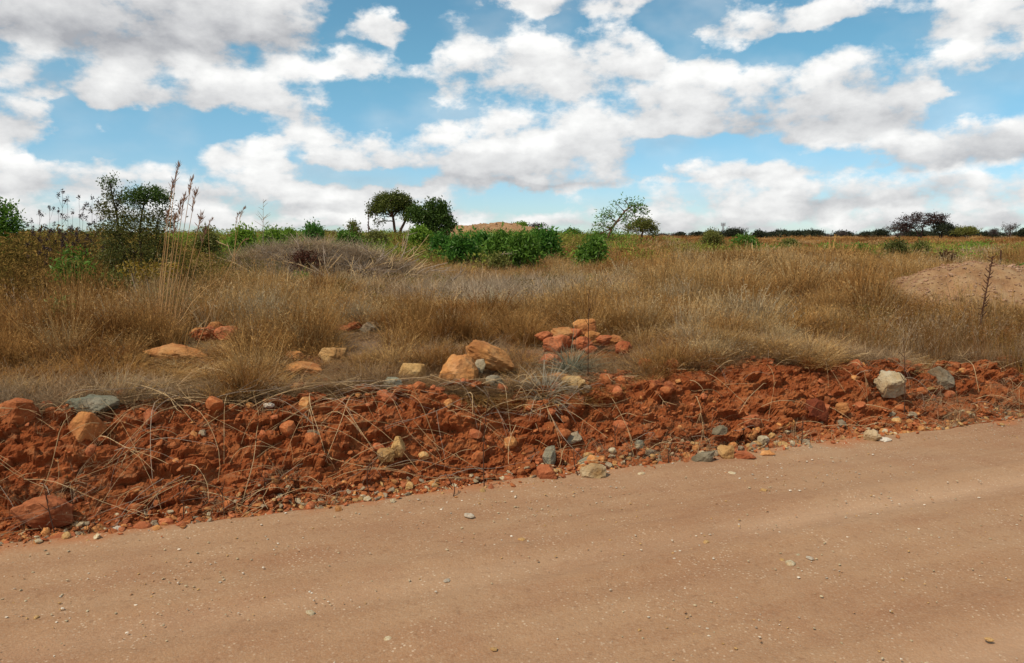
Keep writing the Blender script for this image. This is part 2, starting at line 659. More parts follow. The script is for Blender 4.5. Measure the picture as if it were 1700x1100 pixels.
def mat_far():
    t = NT('far_plain')
    p = t.pos()
    n = t.noise(t.map(p, (1, .25, 1)), .02, 5, .6)
    c = t.ramp(n, [(.35, (.12, .075, .035)), (.6, (.17, .14, .05))])
    return t.pbr(c, .95, None, .1)


def mat_stone(name, stops, dust=(.33, .105, .036), dust_amt=.6, scale=5.0, bump=.03):
    t = NT(name)
    p = t.obj()
    off = t.n('ShaderNodeVectorMath', operation='ADD')
    t.put(off.inputs[0], p)
    cmb = t.n('ShaderNodeCombineXYZ')
    r = t.rnd()
    t.put(cmb.inputs[0], t.math('MULTIPLY', r, 40))
    t.put(cmb.inputs[1], t.math('MULTIPLY', r, 17))
    t.put(off.inputs[1], cmb.outputs[0])
    v = off.outputs[0]
    n = t.noise(v, scale, 5, .62)
    f = t.noise(v, scale * 9, 4, .7)
    c = t.ramp(n, stops)
    c = hsv_vary(t, c, .22)
    dm = t.ramp(t.noise(v, scale * .6, 4, .6), [(.45, (0, 0, 0)), (.62, (1, 1, 1))])
    c = t.mix(t.math('MULTIPLY', dm, dust_amt), c, dust)
    c = t.mix(t.math('MULTIPLY', t.ramp(f, [(.3, (1, 1, 1)), (.5, (0, 0, 0))]), .4), c, tuple(q * .4 for q in stops[0][1]))
    return t.pbr(c, .9, t.bump(t.math('ADD', n, t.math('MULTIPLY', f, .4)), .8, bump) if bump else None, .2)


def mat_grass(name, stops, trans=.28, vary=.38):
    t = NT(name)
    c = t.ramp(t.attr('tint', 'INSTANCER'), stops)
    c = hsv_vary(t, c, vary)
    c = hsv_vary(t, c, .22, t.attr('rnd'))
    return t.leaf(c, trans)


def mat_leaf(name, dark, light, trans=.35, gloss=.02, odd=None, odd_amt=.1):
    t = NT(name)
    r = t.attr('rnd')
    stops = [(0, dark), (1 - odd_amt if odd else 1, light)]
    if odd:
        stops.append((1, odd))
    c = t.ramp(r, stops)
    n = t.noise(t.obj(), 1.7, 3, .5)
    c = hsv_vary(t, c, .30, n)
    return t.leaf(c, trans, gloss)


def mat_wood(name, a, b, scale=14):
    t = NT(name)
    n = t.noise(t.map(t.obj(), (1, 1, .25)), scale, 4, .6)
    c = t.ramp(n, [(.3, a), (.7, b)])
    c = hsv_vary(t, c, .2)
    return t.pbr(c, .9, t.bump(n, .6, .02), .15)


M = {}
M['road'] = mat_road()
M['bank'] = mat_bank()
M['field'] = mat_field()
M['far'] = mat_far()
M['orange'] = mat_stone('orange_stone', [(.3, (.32, .125, .034)), (.52, (.50, .225, .070)), (.72, (.55, .31, .13))])
M['rust'] = mat_stone('rust_stone', [(.3, (.26, .065, .022)), (.52, (.40, .12, .045)), (.72, (.46, .19, .085))])
M['darkred'] = mat_stone('dark_red_stone', [(.3, (.13, .028, .011)), (.6, (.22, .05, .018)), (.75, (.28, .075, .03))])
M['ochre'] = mat_stone('ochre_stone', [(.3, (.32, .17, .055)), (.52, (.45, .27, .10)), (.72, (.50, .36, .19))], dust_amt=.25)
M['cream'] = mat_stone('cream_stone', [(.3, (.30, .20, .09)), (.52, (.46, .38, .24)), (.72, (.52, .47, .35))], dust=(.36, .17, .05), dust_amt=.45)
M['grey'] = mat_stone('grey_stone', [(.3, (.15, .115, .065)), (.52, (.26, .21, .135)), (.72, (.36, .305, .21))], dust_amt=.25)
M['teal'] = mat_stone('green_grey_stone', [(.3, (.13, .13, .085)), (.52, (.225, .22, .15)), (.72, (.31, .295, .21))], dust_amt=.2)
M['white'] = mat_stone('white_quartz', [(.3, (.50, .41, .30)), (.55, (.70, .61, .48)), (.72, (.78, .72, .60))], dust=(.45, .28, .16), dust_amt=.3, scale=14)
M['greyroad'] = mat_stone('pale_grey_stone', [(.3, (.34, .27, .19)), (.55, (.50, .42, .31)), (.72, (.58, .50, .39))], dust_amt=.2, scale=14)
M['clod'] = mat_stone('earth_clod', [(.3, (.22, .056, .016)), (.52, (.34, .105, .032)), (.72, (.42, .175, .068))], dust_amt=.2)
M['mound'] = mat_stone('gravelly_earth', [(.3, (.24, .120, .050)), (.52, (.39, .230, .110)), (.72, (.46, .305, .165))], dust=(.34, .16, .07), dust_amt=.4, scale=4.5, bump=.06)
M['orange_s'] = mat_stone('small_orange_stone', [(.3, (.32, .125, .034)), (.52, (.50, .225, .070)), (.72, (.55, .31, .13))], bump=0)
M['rust_s'] = mat_stone('small_rust_stone', [(.3, (.26, .065, .022)), (.52, (.40, .12, .045)), (.72, (.46, .19, .085))], bump=0)
M['darkred_s'] = mat_stone('small_dark_red_stone', [(.3, (.13, .028, .011)), (.6, (.22, .05, .018)), (.75, (.28, .075, .03))], bump=0)
M['ochre_s'] = mat_stone('small_ochre_stone', [(.3, (.32, .17, .055)), (.52, (.45, .27, .10)), (.72, (.50, .36, .19))], dust_amt=.25, bump=0)
M['cream_s'] = mat_stone('small_cream_stone', [(.3, (.30, .20, .09)), (.52, (.46, .38, .24)), (.72, (.52, .47, .35))], dust=(.36, .17, .05), dust_amt=.45, bump=0)
M['grey_s'] = mat_stone('small_grey_stone', [(.3, (.15, .115, .065)), (.52, (.26, .21, .135)), (.72, (.36, .305, .21))], dust_amt=.25, bump=0)
M['teal_s'] = mat_stone('small_green_grey_stone', [(.3, (.13, .13, .085)), (.52, (.225, .22, .15)), (.72, (.31, .295, .21))], dust_amt=.2, bump=0)
M['white_s'] = mat_stone('small_white_quartz', [(.3, (.50, .41, .30)), (.55, (.70, .61, .48)), (.72, (.78, .72, .60))], dust=(.45, .28, .16), dust_amt=.3, scale=4, bump=0)
M['greyroad_s'] = mat_stone('small_pale_grey_stone', [(.3, (.34, .27, .19)), (.55, (.50, .42, .31)), (.72, (.58, .50, .39))], dust_amt=.2, scale=4, bump=0)
M['clod_s'] = mat_stone('small_earth_clod', [(.3, (.22, .056, .016)), (.52, (.34, .105, .032)), (.72, (.42, .175, .068))], dust_amt=.2, bump=0)
M['mound_s'] = mat_stone('small_gravelly_earth', [(.3, (.27, .125, .055)), (.52, (.40, .215, .105)), (.72, (.46, .285, .155))], dust=(.36, .15, .07), dust_amt=.4, scale=2.2, bump=0)
M['pebble'] = mat_stone('pinkish_pebble', [(.3, (.33, .17, .09)), (.55, (.46, .28, .17)), (.72, (.55, .38, .26))], dust_amt=.2, scale=1.5, bump=0)
M['grass'] = mat_grass('dry_grass', [(0, (0.212, 0.093, 0.028)), (.3, (0.363, 0.192, 0.060)), (.55, (0.454, 0.270, 0.099)), (.8, (0.484, 0.339, 0.164)), (1, (0.433, 0.343, 0.216))])
M['litter'] = mat_grass('dead_litter', [(0, (0.234, 0.129, 0.057)), (.5, (0.360, 0.237, 0.127)), (1, (0.396, 0.301, 0.201))])
M['weed'] = mat_grass('weed', [(0, (.20, .085, .030)), (.35, (.24, .135, .04)), (.65, (.16, .125, .028)), (1, (.11, .14, .028))])
M['green'] = mat_grass('green_herb', [(0, (.25, .17, .05)), (.4, (.24, .22, .045)), (.7, (.20, .26, .042)), (1, (.12, .23, .035))])
M['straw'] = mat_wood('dry_straw', (.38, .23, .10), (.58, .42, .23), 6)
M['reed'] = mat_wood('reed_stem', (.42, .22, .085), (.60, .36, .16), 6)
M['plume'] = mat_leaf('reed_plume', (.24, .12, .075), (.42, .26, .17), .3, 0)
M['twig'] = mat_wood('dark_twig', (.045, .02, .012), (.11, .05, .028))
M['greytwig'] = mat_wood('grey_twig', (.22, .16, .115), (.40, .31, .22))
M['bark'] = mat_wood('brown_bark', (.09, .045, .03), (.20, .10, .065))
M['bark_dark'] = mat_wood('dark_bark', (.035, .022, .018), (.085, .05, .038))
M['lf_tree'] = mat_leaf('tree_leaf', (.055, .080, .014), (.165, .180, .034))
M['lf_dark'] = mat_leaf('dark_leaf', (.034, .072, .012), (.095, .155, .026))
M['lf_mid'] = mat_leaf('mid_leaf', (.065, .145, .016), (.150, .270, .034))
M['lf_bright'] = mat_leaf('bright_leaf', (.130, .230, .020), (.240, .370, .042))
M['lf_deep'] = mat_leaf('deep_green_leaf', (.040, .125, .014), (.110, .250, .034))
M['lf_olive'] = mat_leaf('olive_leaf', (0.109, 0.123, 0.026), (0.246, 0.239, 0.055))
M['lf_shrub'] = mat_leaf('shrub_leaf', (.052, .062, .014), (.155, .155, .034), odd=(.17, .075, .025), odd_amt=.2)
M['lf_brown'] = mat_leaf('brown_leaf', (.075, .035, .014), (.17, .085, .03))
M['lf_yellow'] = mat_leaf('yellow_leaf', (.20, .12, .018), (.42, .29, .035))
M['lf_red'] = mat_leaf('dry_red_leaf', (.06, .018, .010), (.15, .05, .026))
M['lf_far'] = mat_leaf('far_leaf', (.016, .022, .013), (.045, .055, .026), .15)
M['lf_farred'] = mat_leaf('far_red_leaf', (.026, .014, .013), (.072, .034, .028), .15)
M['lf_fargrey'] = mat_leaf('far_grey_leaf', (.045, .036, .034), (.11, .085, .075), .15)
M['head'] = mat_leaf('seed_head', (.028, .016, .018), (.085, .05, .055), .1)
M['thatch'] = mat_leaf('old_thatch', (.10, .10, .065), (.24, .225, .15), .2, 0)
M['thatch_pale'] = mat_leaf('pale_thatch', (.20, .165, .11), (.42, .36, .26), .2, 0)
M['steel'] = NT('galvanised_steel').pbr((.35, .36, .38, 1), .5, None, .5)

# ------------------------------------------------------------------ setting: road, bank, ground
def build_setting():
    # road: fine sheet before the camera, coarse towards its ends
    us = np.concatenate([-np.geomspace(420, 7, 26), np.linspace(-6.5, 9.5, 420), np.geomspace(10, 420, 26)])
    vv = np.concatenate([np.linspace(-9.0, -5.5, 24), np.linspace(-5.4, .10, 260)])
    U, V = np.meshgrid(us, vv)
    edge = .05 * fbm(P3(U * 1.7, 0, 4), 4, 5) * sstep(V, -.5, .1)
    Vn = V + edge
    X, Y = xy(U, Vn)
    Z = H(X, Y)
    lump = .006 * fbm(P3(X * 6, Y * 6, 0), 4, 21) + .010 * fbm(P3(U * .8, V * 5, 0), 3, 22)
    Z = Z + lump + .012 * np.maximum(0, fbm(P3(X * 5, Y * 5, 0), 3, 25)) * sstep(V, -.45, 0)
    rut = np.zeros_like(Z)
    for v0, w0, dv in ((-1.25, .13, .0), (-2.75, .16, .025), (-3.55, .12, -.03), (-4.3, .15, .02)):
        c0 = v0 + .10 * fbm(P3(U * .25, v0, 0), 2, 41) + dv * U
        g_ = np.exp(-((V - c0) / w0) ** 2) * (.35 + .65 * sstep(fbm(P3(U * .5, v0 * 3, 0), 2, 47), -.2, .25))
        rut = np.maximum(rut, g_)
        Z = Z - .016 * g_ + .010 * np.exp(-((np.abs(V - c0) - w0 * 1.7) / (w0 * .6)) ** 2) + .003 * g_ * np.sin((V - c0) * 95 + 3 * np.sin(U * 1.3))
    nz = fbm(P3(X * 3.5, Y * 3.5, 0), 4, 27)
    spill = np.clip(sstep(V + .22 * nz, -.10, .08), 0, 1) * .6
    tag(link('road', grid_mesh('road', X, Y, Z, M['road'], True, {'rut': ('POINT', rut.ravel()), 'spill': ('POINT', spill.ravel())})), 'bare tan dirt road with scattered pale grit and faint tyre marks', kind='structure')

    # bank: rubbly cut face between road and field
    us = np.linspace(-5.0, 8.2, 1000)
    vv = np.concatenate([np.linspace(-.04, .28, 22), np.linspace(.29, 1.25, 110), np.linspace(1.27, 2.0, 26)])
    U, V = np.meshgrid(us, vv)
    X, Y = xy(U, V)
    Z = H(X, Y)
    face = sstep(V, .16, .40) * (1 - .75 * sstep(V, 1.15, 1.6))
    p = P3(U, V * .9, Z * 1.3)
    pw = p + .05 * np.stack([fbm(p * 9, 2, s) for s in (71, 72, 73)], -1)
    d1, r1 = worley(pw * np.array([4.2, 6.5, 11.]), 1)
    d2, r2 = worley(pw * np.array([10., 16., 27.]), 2)
    d3, r3 = worley(pw * np.array([25., 36., 60.]), 3)
    disp = .105 * (r1 ** 2 - .3) * (1 - d1 ** 2 * .55) + .042 * (r2 - .4) * (1 - d2 ** 2 * .7) + .017 * (r3 - .45)
    disp += .05 * fbm(p * 2.2, 3, 31)
    under = .07 * np.exp(-((V - .62 - .12 * fbm(P3(U * 1.1, 0, 0), 2, 44)) / .10) ** 2) * np.maximum(0, fbm(P3(U * .9, 3, 0), 2, 45) + .35)
    disp = (disp - under) * face
    # push out of the slope: up and towards the road
    X = X - RN[0] * disp * .75
    Y = Y - RN[1] * disp * .75
    Z = Z + disp * .75 + .006 * fbm(P3(U * 20, V * 20, 0), 2, 33) * (1 - face)
    Z[0] -= .06
    Z[-1] -= .10
    bank = link('bank', grid_mesh('bank', X, Y, Z, M['bank'], smooth=False))
    tag(bank, 'crumbling red earth bank cut beside the dirt road', kind='structure')

    # field: fan of land from the bank to the far plain
    rows = np.concatenate([np.linspace(1.55, 20, 200), np.geomspace(20.3, 900, 110)])
    t = np.linspace(-1, 1, 340)
    T, V2 = np.meshgrid(t, rows)
    U2 = T * (9 + V2 * 1.5) + V2 * .407
    X2, Y2 = xy(U2, V2)
    Z2 = H(X2, Y2) + .02 * fbm(P3(X2 * 3, Y2 * 3, 0), 3, 14)
    Z2[0] -= .12
    grey = np.clip(greyness(X2, Y2), 0, 1)
    red = np.clip(sstep(fbm(P3(X2 * .5, Y2 * .5, 0), 3, 91), .12, .38) * (1 - sstep(Y2, 9, 13)) + (1 - sstep(V2, 1.5, 2.3)) * .8, 0, 1)
    me = grid_mesh('ground', X2, Y2, Z2, M['field'], True, {'grey': ('POINT', grey.ravel()), 'red': ('POINT', red.ravel())})
    tag(link('ground', me), 'dry brown field soil running back to the horizon', kind='structure')
    # plain: everything beyond and round about
    S = 5000
    me = mesh_quads('plain', [(-S, -S, -.55), (S, -S, -.55), (S, S, -.55), (-S, S, -.55)], [(0, 1, 2, 3)], M['far'])
    tag(link('plain', me), 'flat dry plain stretching away to the horizon', kind='structure')
    return X, Y, Z, U, V


def greyness(x, y):
    """where dead grass lies flattened and bleached"""
    g = np.exp(-((x + 4.2) / 2.4) ** 2 - ((y - 15.9) / 1.5) ** 2) * 1.3
    g = g + np.exp(-((x - .1) / 1.5) ** 2 - ((y - 13.5) / 2.6) ** 2) * 1.1
    g = g + .5 * np.exp(-((x + 1.2) / 2.0) ** 2 - ((y - 12) / 1.5) ** 2)
    return g


BX, BY, BZ, BU, BV = build_setting()


def bank_z(u, v):
    j = int(np.clip(np.searchsorted(BU[0], u), 0, BU.shape[1] - 1))
    i = int(np.clip(np.searchsorted(BV[:, 0], v), 0, BV.shape[0] - 1))
    return Vector((BX[i, j], BY[i, j], BZ[i, j]))

# ------------------------------------------------------------------ shape builders


def rock_mesh(name, mat, seed, dims=(1, 1, .6), sub=3, cuts=14, rough=.05, sharp=1.0):
    """angular stone: a ball cut by random planes, then weathered"""
    r = np.random.default_rng(seed)
    import bmesh
    bm = bmesh.new()
    bmesh.ops.create_icosphere(bm, subdivisions=sub, radius=1.0)
    v = np.array([q.co[:] for q in bm.verts])
    f = np.array([[q.index for q in p.verts] for p in bm.faces])
    bm.free()
    cuts = cuts + 5
    gi_ = np.arange(cuts) + r.uniform(0, 9)
    zf = 1 - 2 * (np.arange(cuts) + .5) / cuts
    n = np.stack([np.sqrt(1 - zf ** 2) * np.cos(2.39996 * gi_), np.sqrt(1 - zf ** 2) * np.sin(2.39996 * gi_), zf], -1) + r.normal(0, .28, (cuts, 3))
    n /= np.linalg.norm(n, axis=1)[:, None]
    dd = r.uniform(.55, .85, cuts)
    n = np.vstack([n, [[0, 0, 1], [0, 0, -1]]])
    dd = np.append(dd, [r.uniform(.6, .8), .7])
    dots = v @ n.T
    with np.errstate(divide='ignore', invalid='ignore'):
        lim = np.where(dots > .05, dd / dots, 9).min(1)
    rad = np.minimum(lim, 1.28)
    v = v * rad[:, None]
    v += v * (rough * fbm(v * 2.3 + seed, 4, seed % 97))[:, None] * 2
    if sub > 2:
        dw, rw = worley(v * 2.1 + seed * .37, seed % 61)
        v *= (1 - .11 * (rw - .35))[:, None]
        dw, rw = worley(v * 5.5 + seed * .77, seed % 53)
        v *= (1 - .045 * (rw - .35))[:, None]
        v += v * (rough * .55 * fbm(v * 7.5 + seed * 1.7, 3, seed % 89))[:, None] * 2
    v -= (v.max(0) + v.min(0)) / 2
    v /= (v.max(0) - v.min(0))
    v *= np.array(dims)
    v[:, 2] += dims[2] / 2
    return mesh_quads(name, v, f, mat)


def blades(n, h, spread, lean, curl, width, seed, segs=3, heads=0.0, hvar=.35, lay=0.0):
    """tuft of grass blades, some with seed heads -> verts, quads, per-face random"""
    r = np.random.default_rng(seed)
    a = r.uniform(0, 2 * np.pi, n)
    b0 = np.stack([np.cos(a), np.sin(a)], -1) * (spread * np.sqrt(r.uniform(0, 1, n)))[:, None]
    az = a + r.normal(0, .9, n)
    ln = np.abs(r.normal(lean, lean * .5 + .02, n)) + lay
    cu = r.normal(curl, curl * .6 + .02, n)
    hh = h * (1 - hvar * r.uniform(0, 1, n) ** .8) * (1 + .15 * r.normal(size=n))
    w = width * r.uniform(.6, 1.3, n)
    s = np.linspace(0, 1, segs + 1)
    pos = np.zeros((n, segs + 1, 3))
    pos[:, 0, :2] = b0
    for k in range(segs):
        ph = ln + cu * (s[k] + .5 / segs)
        st = hh / segs
        hor = np.sin(ph) * st
        pos[:, k + 1, 0] = pos[:, k, 0] + np.cos(az) * hor
        pos[:, k + 1, 1] = pos[:, k, 1] + np.sin(az) * hor
        pos[:, k + 1, 2] = np.maximum(pos[:, k, 2] + np.cos(ph) * st, .004)
    sa = az + np.pi / 2 + r.normal(0, .7, n)
    side = np.stack([np.cos(sa), np.sin(sa), np.zeros(n)], -1)
    ww = w[:, None] * (1 - s[None] ** 1.5 * .85) / 2
    v = np.stack([pos - side[:, None] * ww[..., None], pos + side[:, None] * ww[..., None]], 2)
    base = (np.arange(n) * (segs + 1) * 2)[:, None] + np.arange(segs)[None] * 2
    q = np.stack([base, base + 1, base + 3, base + 2], -1).reshape(-1, 4)
    rnd = np.repeat(r.uniform(0, 1, n), segs)
    V, Q, R = [v.reshape(-1, 3)], [q], [rnd]
    cnt = n * (segs + 1) * 2
    nh = int(n * heads)
    if nh:
        pick = r.choice(n, nh, replace=False)
        m_ = 7
        tpar = r.uniform(.62, 1.0, (nh, m_))
        kk = np.minimum((tpar * segs).astype(int), segs - 1)
        fr = tpar * segs - kk
        p0 = pos[pick[:, None], kk] * (1 - fr[..., None]) + pos[pick[:, None], kk + 1] * fr[..., None]
        d = r.normal(size=(nh, m_, 3)) * .6 + np.array([0, 0, .8])
        d /= np.linalg.norm(d, axis=-1)[..., None]
        Lh = h * r.uniform(.03, .075, (nh, m_, 1))
        sd = np.cross(d, r.normal(size=(nh, m_, 3)))
        sd /= np.linalg.norm(sd, axis=-1)[..., None]
        wd = sd * width * .55
        hv = np.stack([p0, p0 + d * Lh * .5 + wd, p0 + d * Lh, p0 + d * Lh * .5 - wd], 2)
        hb = cnt + (np.arange(nh * m_) * 4)[:, None] + np.arange(4)[None]
        V.append(hv.reshape(-1, 3))
        Q.append(hb)
        R.append(r.uniform(.3, 1, nh * m_))
    return np.vstack(V), np.vstack(Q), np.concatenate(R)


def leaf_quads(c, ax, L, W, r, fold=.25):
    """one folded rhombus per leaf"""
    n = len(c)
    sd = np.cross(ax, r.normal(size=(n, 3)))
    sd /= np.linalg.norm(sd, axis=1)[:, None] + 1e-9
    nm = np.cross(ax, sd)
    L = np.broadcast_to(np.asarray(L, float), n)[:, None]
    W = np.broadcast_to(np.asarray(W, float), n)[:, None]
    v = np.stack([c, c + ax * L * .45 + sd * W * .5 + nm * W * fold, c + ax * L, c + ax * L * .45 - sd * W * .5 + nm * W * fold], 1)
    return v.reshape(-1, 3), (np.arange(n) * 4)[:, None] + np.arange(4)[None]


def unit(a):
    return a / (np.linalg.norm(a, axis=-1)[..., None] + 1e-9)


def tubes(lines, sides=6):
    """list of (points, radii) -> one mesh of tapered tubes"""
    V, Q, cnt = [], [], 0
    for pts, rad in lines:
        pts = np.asarray(pts, float)
        rad = np.asarray(rad, float)
        k = len(pts)
        tg = unit(np.gradient(pts, axis=0))
        ref = np.array([.31, .93, .2]) if abs(tg[0] @ np.array([.31, .93, .2])) < .9 else np.array([1., 0, 0])
        s1 = unit(np.cross(tg, ref))
        s2 = np.cross(tg, s1)
        an = np.linspace(0, 2 * np.pi, sides, endpoint=False)
        ring = pts[:, None] + (s1[:, None] * np.cos(an)[None, :, None] + s2[:, None] * np.sin(an)[None, :, None]) * rad[:, None, None]
        V.append(ring.reshape(-1, 3))
        i = cnt + (np.arange(k - 1) * sides)[:, None] + np.arange(sides)[None]
        j = cnt + (np.arange(k - 1) * sides)[:, None] + (np.arange(sides)[None] + 1) % sides
        Q.append(np.stack([i, j, j + sides, i + sides], -1).reshape(-1, 4))
        cnt += k * sides
    return np.vstack(V), np.vstack(Q)


def smooth_line(pts, n=10, wob=0.0, r=None):
    pts = np.asarray(pts, float)
    t = np.linspace(0, len(pts) - 1, n)
    out = np.stack([np.interp(t, np.arange(len(pts)), pts[:, k]) for k in range(3)], -1)
    for _ in range(2):
        o2 = out.copy()
        o2[1:-1] = (out[:-2] + 2 * out[1:-1] + out[2:]) / 4
        out = o2
    if wob and r is not None:
        out[1:] += r.normal(0, wob, out[1:].shape)
    return out


def canopy(name, label, cat, loc, trunks, clumps, leaf, mat, bark, seed, group=None, droop=0.0, dens=1.0, twigs=5, part_names=('trunk', 'crown'), flat=0.0, rz=0):
    """tree or shrub: trunks [(points, r0, r1)], clumps [(x, y, z, rx, ry, rz, n leaves[, material])]"""
    r = np.random.default_rng(seed)
    root = thing(name, label, cat, loc, group, rz)
    lines, tp = [], []
    for pts, r0, r1 in trunks:
        ln = smooth_line(pts, 9, r0 * .25, r)
        lines.append((ln, np.linspace(r0, r1, len(ln))))
        tp += [(q, rr) for q, rr in zip(ln[3:], np.linspace(r0, r1, len(ln))[3:])]
    tpp = np.array([q for q, _ in tp])
    tpr = np.array([q for _, q in tp])
    mats = {}
    for c in clumps:
        cx, cy, cz, rx, ry, rzz, n = c[:7]
        mm = c[7] if len(c) > 7 else mat
        ctr = np.array([cx, cy, cz])
        dist = np.linalg.norm(tpp - ctr, axis=1) + np.where(tpp[:, 2] > cz, .5 * rzz + .2, 0)
        k = int(np.argmin(dist))
        br = min(tpr[k] * .7, .12 * max(rx, rzz))
        mid = (tpp[k] + ctr) / 2 + r.normal(0, .12, 3) * np.linalg.norm(tpp[k] - ctr)
        lines.append((smooth_line([tpp[k], mid, ctr], 6, br * .3, r), np.linspace(br, br * .4, 6)))
        nt = twigs
        ends = []
        for _ in range(nt):
            e = ctr + unit(r.normal(size=3)) * np.array([rx, ry, rzz]) * r.uniform(.6, .95)
            m2 = (ctr + e) / 2 + r.normal(0, .1, 3) * np.array([rx, ry, rzz])
            lines.append((smooth_line([ctr, m2, e], 5), np.linspace(br * .5, br * .15, 5)))
            ends.append(e)
        n = int(n * dens)
        # leaves in small tufts through the clump's shell
        nt2 = max(4, n // 5)
        dr = unit(r.normal(size=(nt2, 3)))
        rr = r.uniform(.25, 1, nt2) ** .5
        tc = ctr + dr * rr[:, None] * np.array([rx, ry, rzz]) * (1 + .25 * r.normal(size=(nt2, 1)))
        keep = fbm(tc / max(rx, rzz) * 2.2 + seed, 2, seed % 50) > -.30
        tc = tc[keep]
        dr = dr[keep]
        if not len(tc):
            continue
        c9 = np.repeat(tc, 9, 0)
        L = leaf[0] * r.uniform(.6, 1.3, len(c9))
        ax = unit(np.repeat(dr, 9, 0) * .7 + r.normal(size=(len(c9), 3)) + np.array([0, 0, .15 - droop]))
        if flat:
            ax[:, 2] *= 1 - flat
            ax = unit(ax)
        c9 = c9 + r.normal(0, leaf[0] * .9, c9.shape)
        v, q = leaf_quads(c9, ax, L, L * leaf[1], r)
        rn = np.clip(np.repeat(r.uniform(0, 1, len(tc)), 9) * .6 + r.uniform(0, .4, len(c9)), 0, 1)
        mats.setdefault(mm, []).append((v, q, rn))
    v, q = tubes(lines, 6)
    link(part_names[0], mesh_quads(part_names[0], v, q, M[bark], True), root)
    for mm, parts in mats.items():
        V, Q, R, cnt = [], [], [], 0
        for v, q, rn in parts:
            V.append(v)
            Q.append(q + cnt)
            R.append(rn)
            cnt += len(v)
        link(part_names[1], mesh_quads(part_names[1], np.vstack(V), np.vstack(Q), M[mm], False, {'rnd': ('FACE', np.concatenate(R))}), root)
    return root


GN = {}


def scatter(name, label, protos, pts, rot, scl, idx, tint):
    """one mass of small growth: points carrying a pick, a turn, a size and a tint"""
    me = bpy.data.meshes.new(name)
    n = len(pts)
    me.vertices.add(n)
    me.vertices.foreach_set('co', np.asarray(pts, np.float32).ravel())
    for an, typ, key, dat in (('turn', 'FLOAT_VECTOR', 'vector', rot), ('size', 'FLOAT_VECTOR', 'vector', scl), ('pick', 'INT', 'value', idx), ('tint', 'FLOAT', 'value', tint)):
        a = me.attributes.new(an, typ, 'POINT')
        a.data.foreach_set(key, np.asarray(dat, np.int32 if typ == 'INT' else np.float32).ravel())
    me.update()
    o = link(name, me)
    tag(o, label, name.replace('_', ' '), kind='stuff')
    col = bpy.data.collections.new(name + '_pieces')
    for k, pm in enumerate(protos):
        po = bpy.data.objects.new('%s_piece_%03d' % (name, k), pm)
        col.objects.link(po)
    g = bpy.data.node_groups.new(name + '_spread', 'GeometryNodeTree')
    g.interface.new_socket('Geometry', in_out='INPUT', socket_type='NodeSocketGeometry')
    g.interface.new_socket('Geometry', in_out='OUTPUT', socket_type='NodeSocketGeometry')
    N = g.nodes
    gi, go = N.new('NodeGroupInput'), N.new('NodeGroupOutput')
    ip = N.new('GeometryNodeInstanceOnPoints')
    ci = N.new('GeometryNodeCollectionInfo')
    ci.inputs['Collection'].default_value = col
    ci.inputs['Separate Children'].default_value = True
    ci.inputs['Reset Children'].default_value = True

    def na(nm, typ):
        q = N.new('GeometryNodeInputNamedAttribute')
        q.data_type = typ
        q.inputs[0].default_value = nm
        return q.outputs[0]

    L = g.links
    L.new(gi.outputs[0], ip.inputs['Points'])
    L.new(ci.outputs[0], ip.inputs['Instance'])
    ip.inputs['Pick Instance'].default_value = True
    L.new(na('pick', 'INT'), ip.inputs['Instance Index'])
    er = N.new('FunctionNodeEulerToRotation')
    L.new(na('turn', 'FLOAT_VECTOR'), er.inputs[0])
    L.new(er.outputs[0], ip.inputs['Rotation'])
    L.new(na('size', 'FLOAT_VECTOR'), ip.inputs['Scale'])
    L.new(ip.outputs[0], go.inputs[0])
    md = o.modifiers.new('spread', 'NODES')
    md.node_group = g
    return o


# ------------------------------------------------------------------ stones
ROCKS = []     # (x, y, radius): grass keeps clear in front of them
ROCK_CACHE = {}


def rock(px, py, w, h, mat, label, depth=None, seed=0, rz=None, sink=.35, tilt=(0, 0), flat=False, group=None, name='rock', sub=4, cuts=14, lift=0.0, start=4.0, heap=None):
    """a stone whose foot shows at (px, py) with the given apparent width and height"""
    p = ground_hit(px, py, start) if heap is None else at(px, py, ground_hit(*heap).y + .02 + (heap[1] - py) * .006)
    s = p.y / FPX
    W = w * s
    D = (depth or .75) * W
    Hh = max(.5 * h * s, h * s * 1.05 - .17 * D)
    me = rock_mesh(name, M[mat], seed * 13 + 5, (W * 1.06, D, Hh * (1 + sink)), sub, cuts)
    p = p + Vector((0, D * .35, 0))
    p.z = h1(p.x, p.y) - Hh * sink if heap is None else max(p.z - Hh * .12, h1(p.x, p.y) - Hh * .15)
    o = link(name, me, loc=p, rot=(tilt[0], tilt[1], rz if rz is not None else 0))
    ROCKS.append((p.x, p.y, W * .6))
    return tag(o, label, 'rock', group)


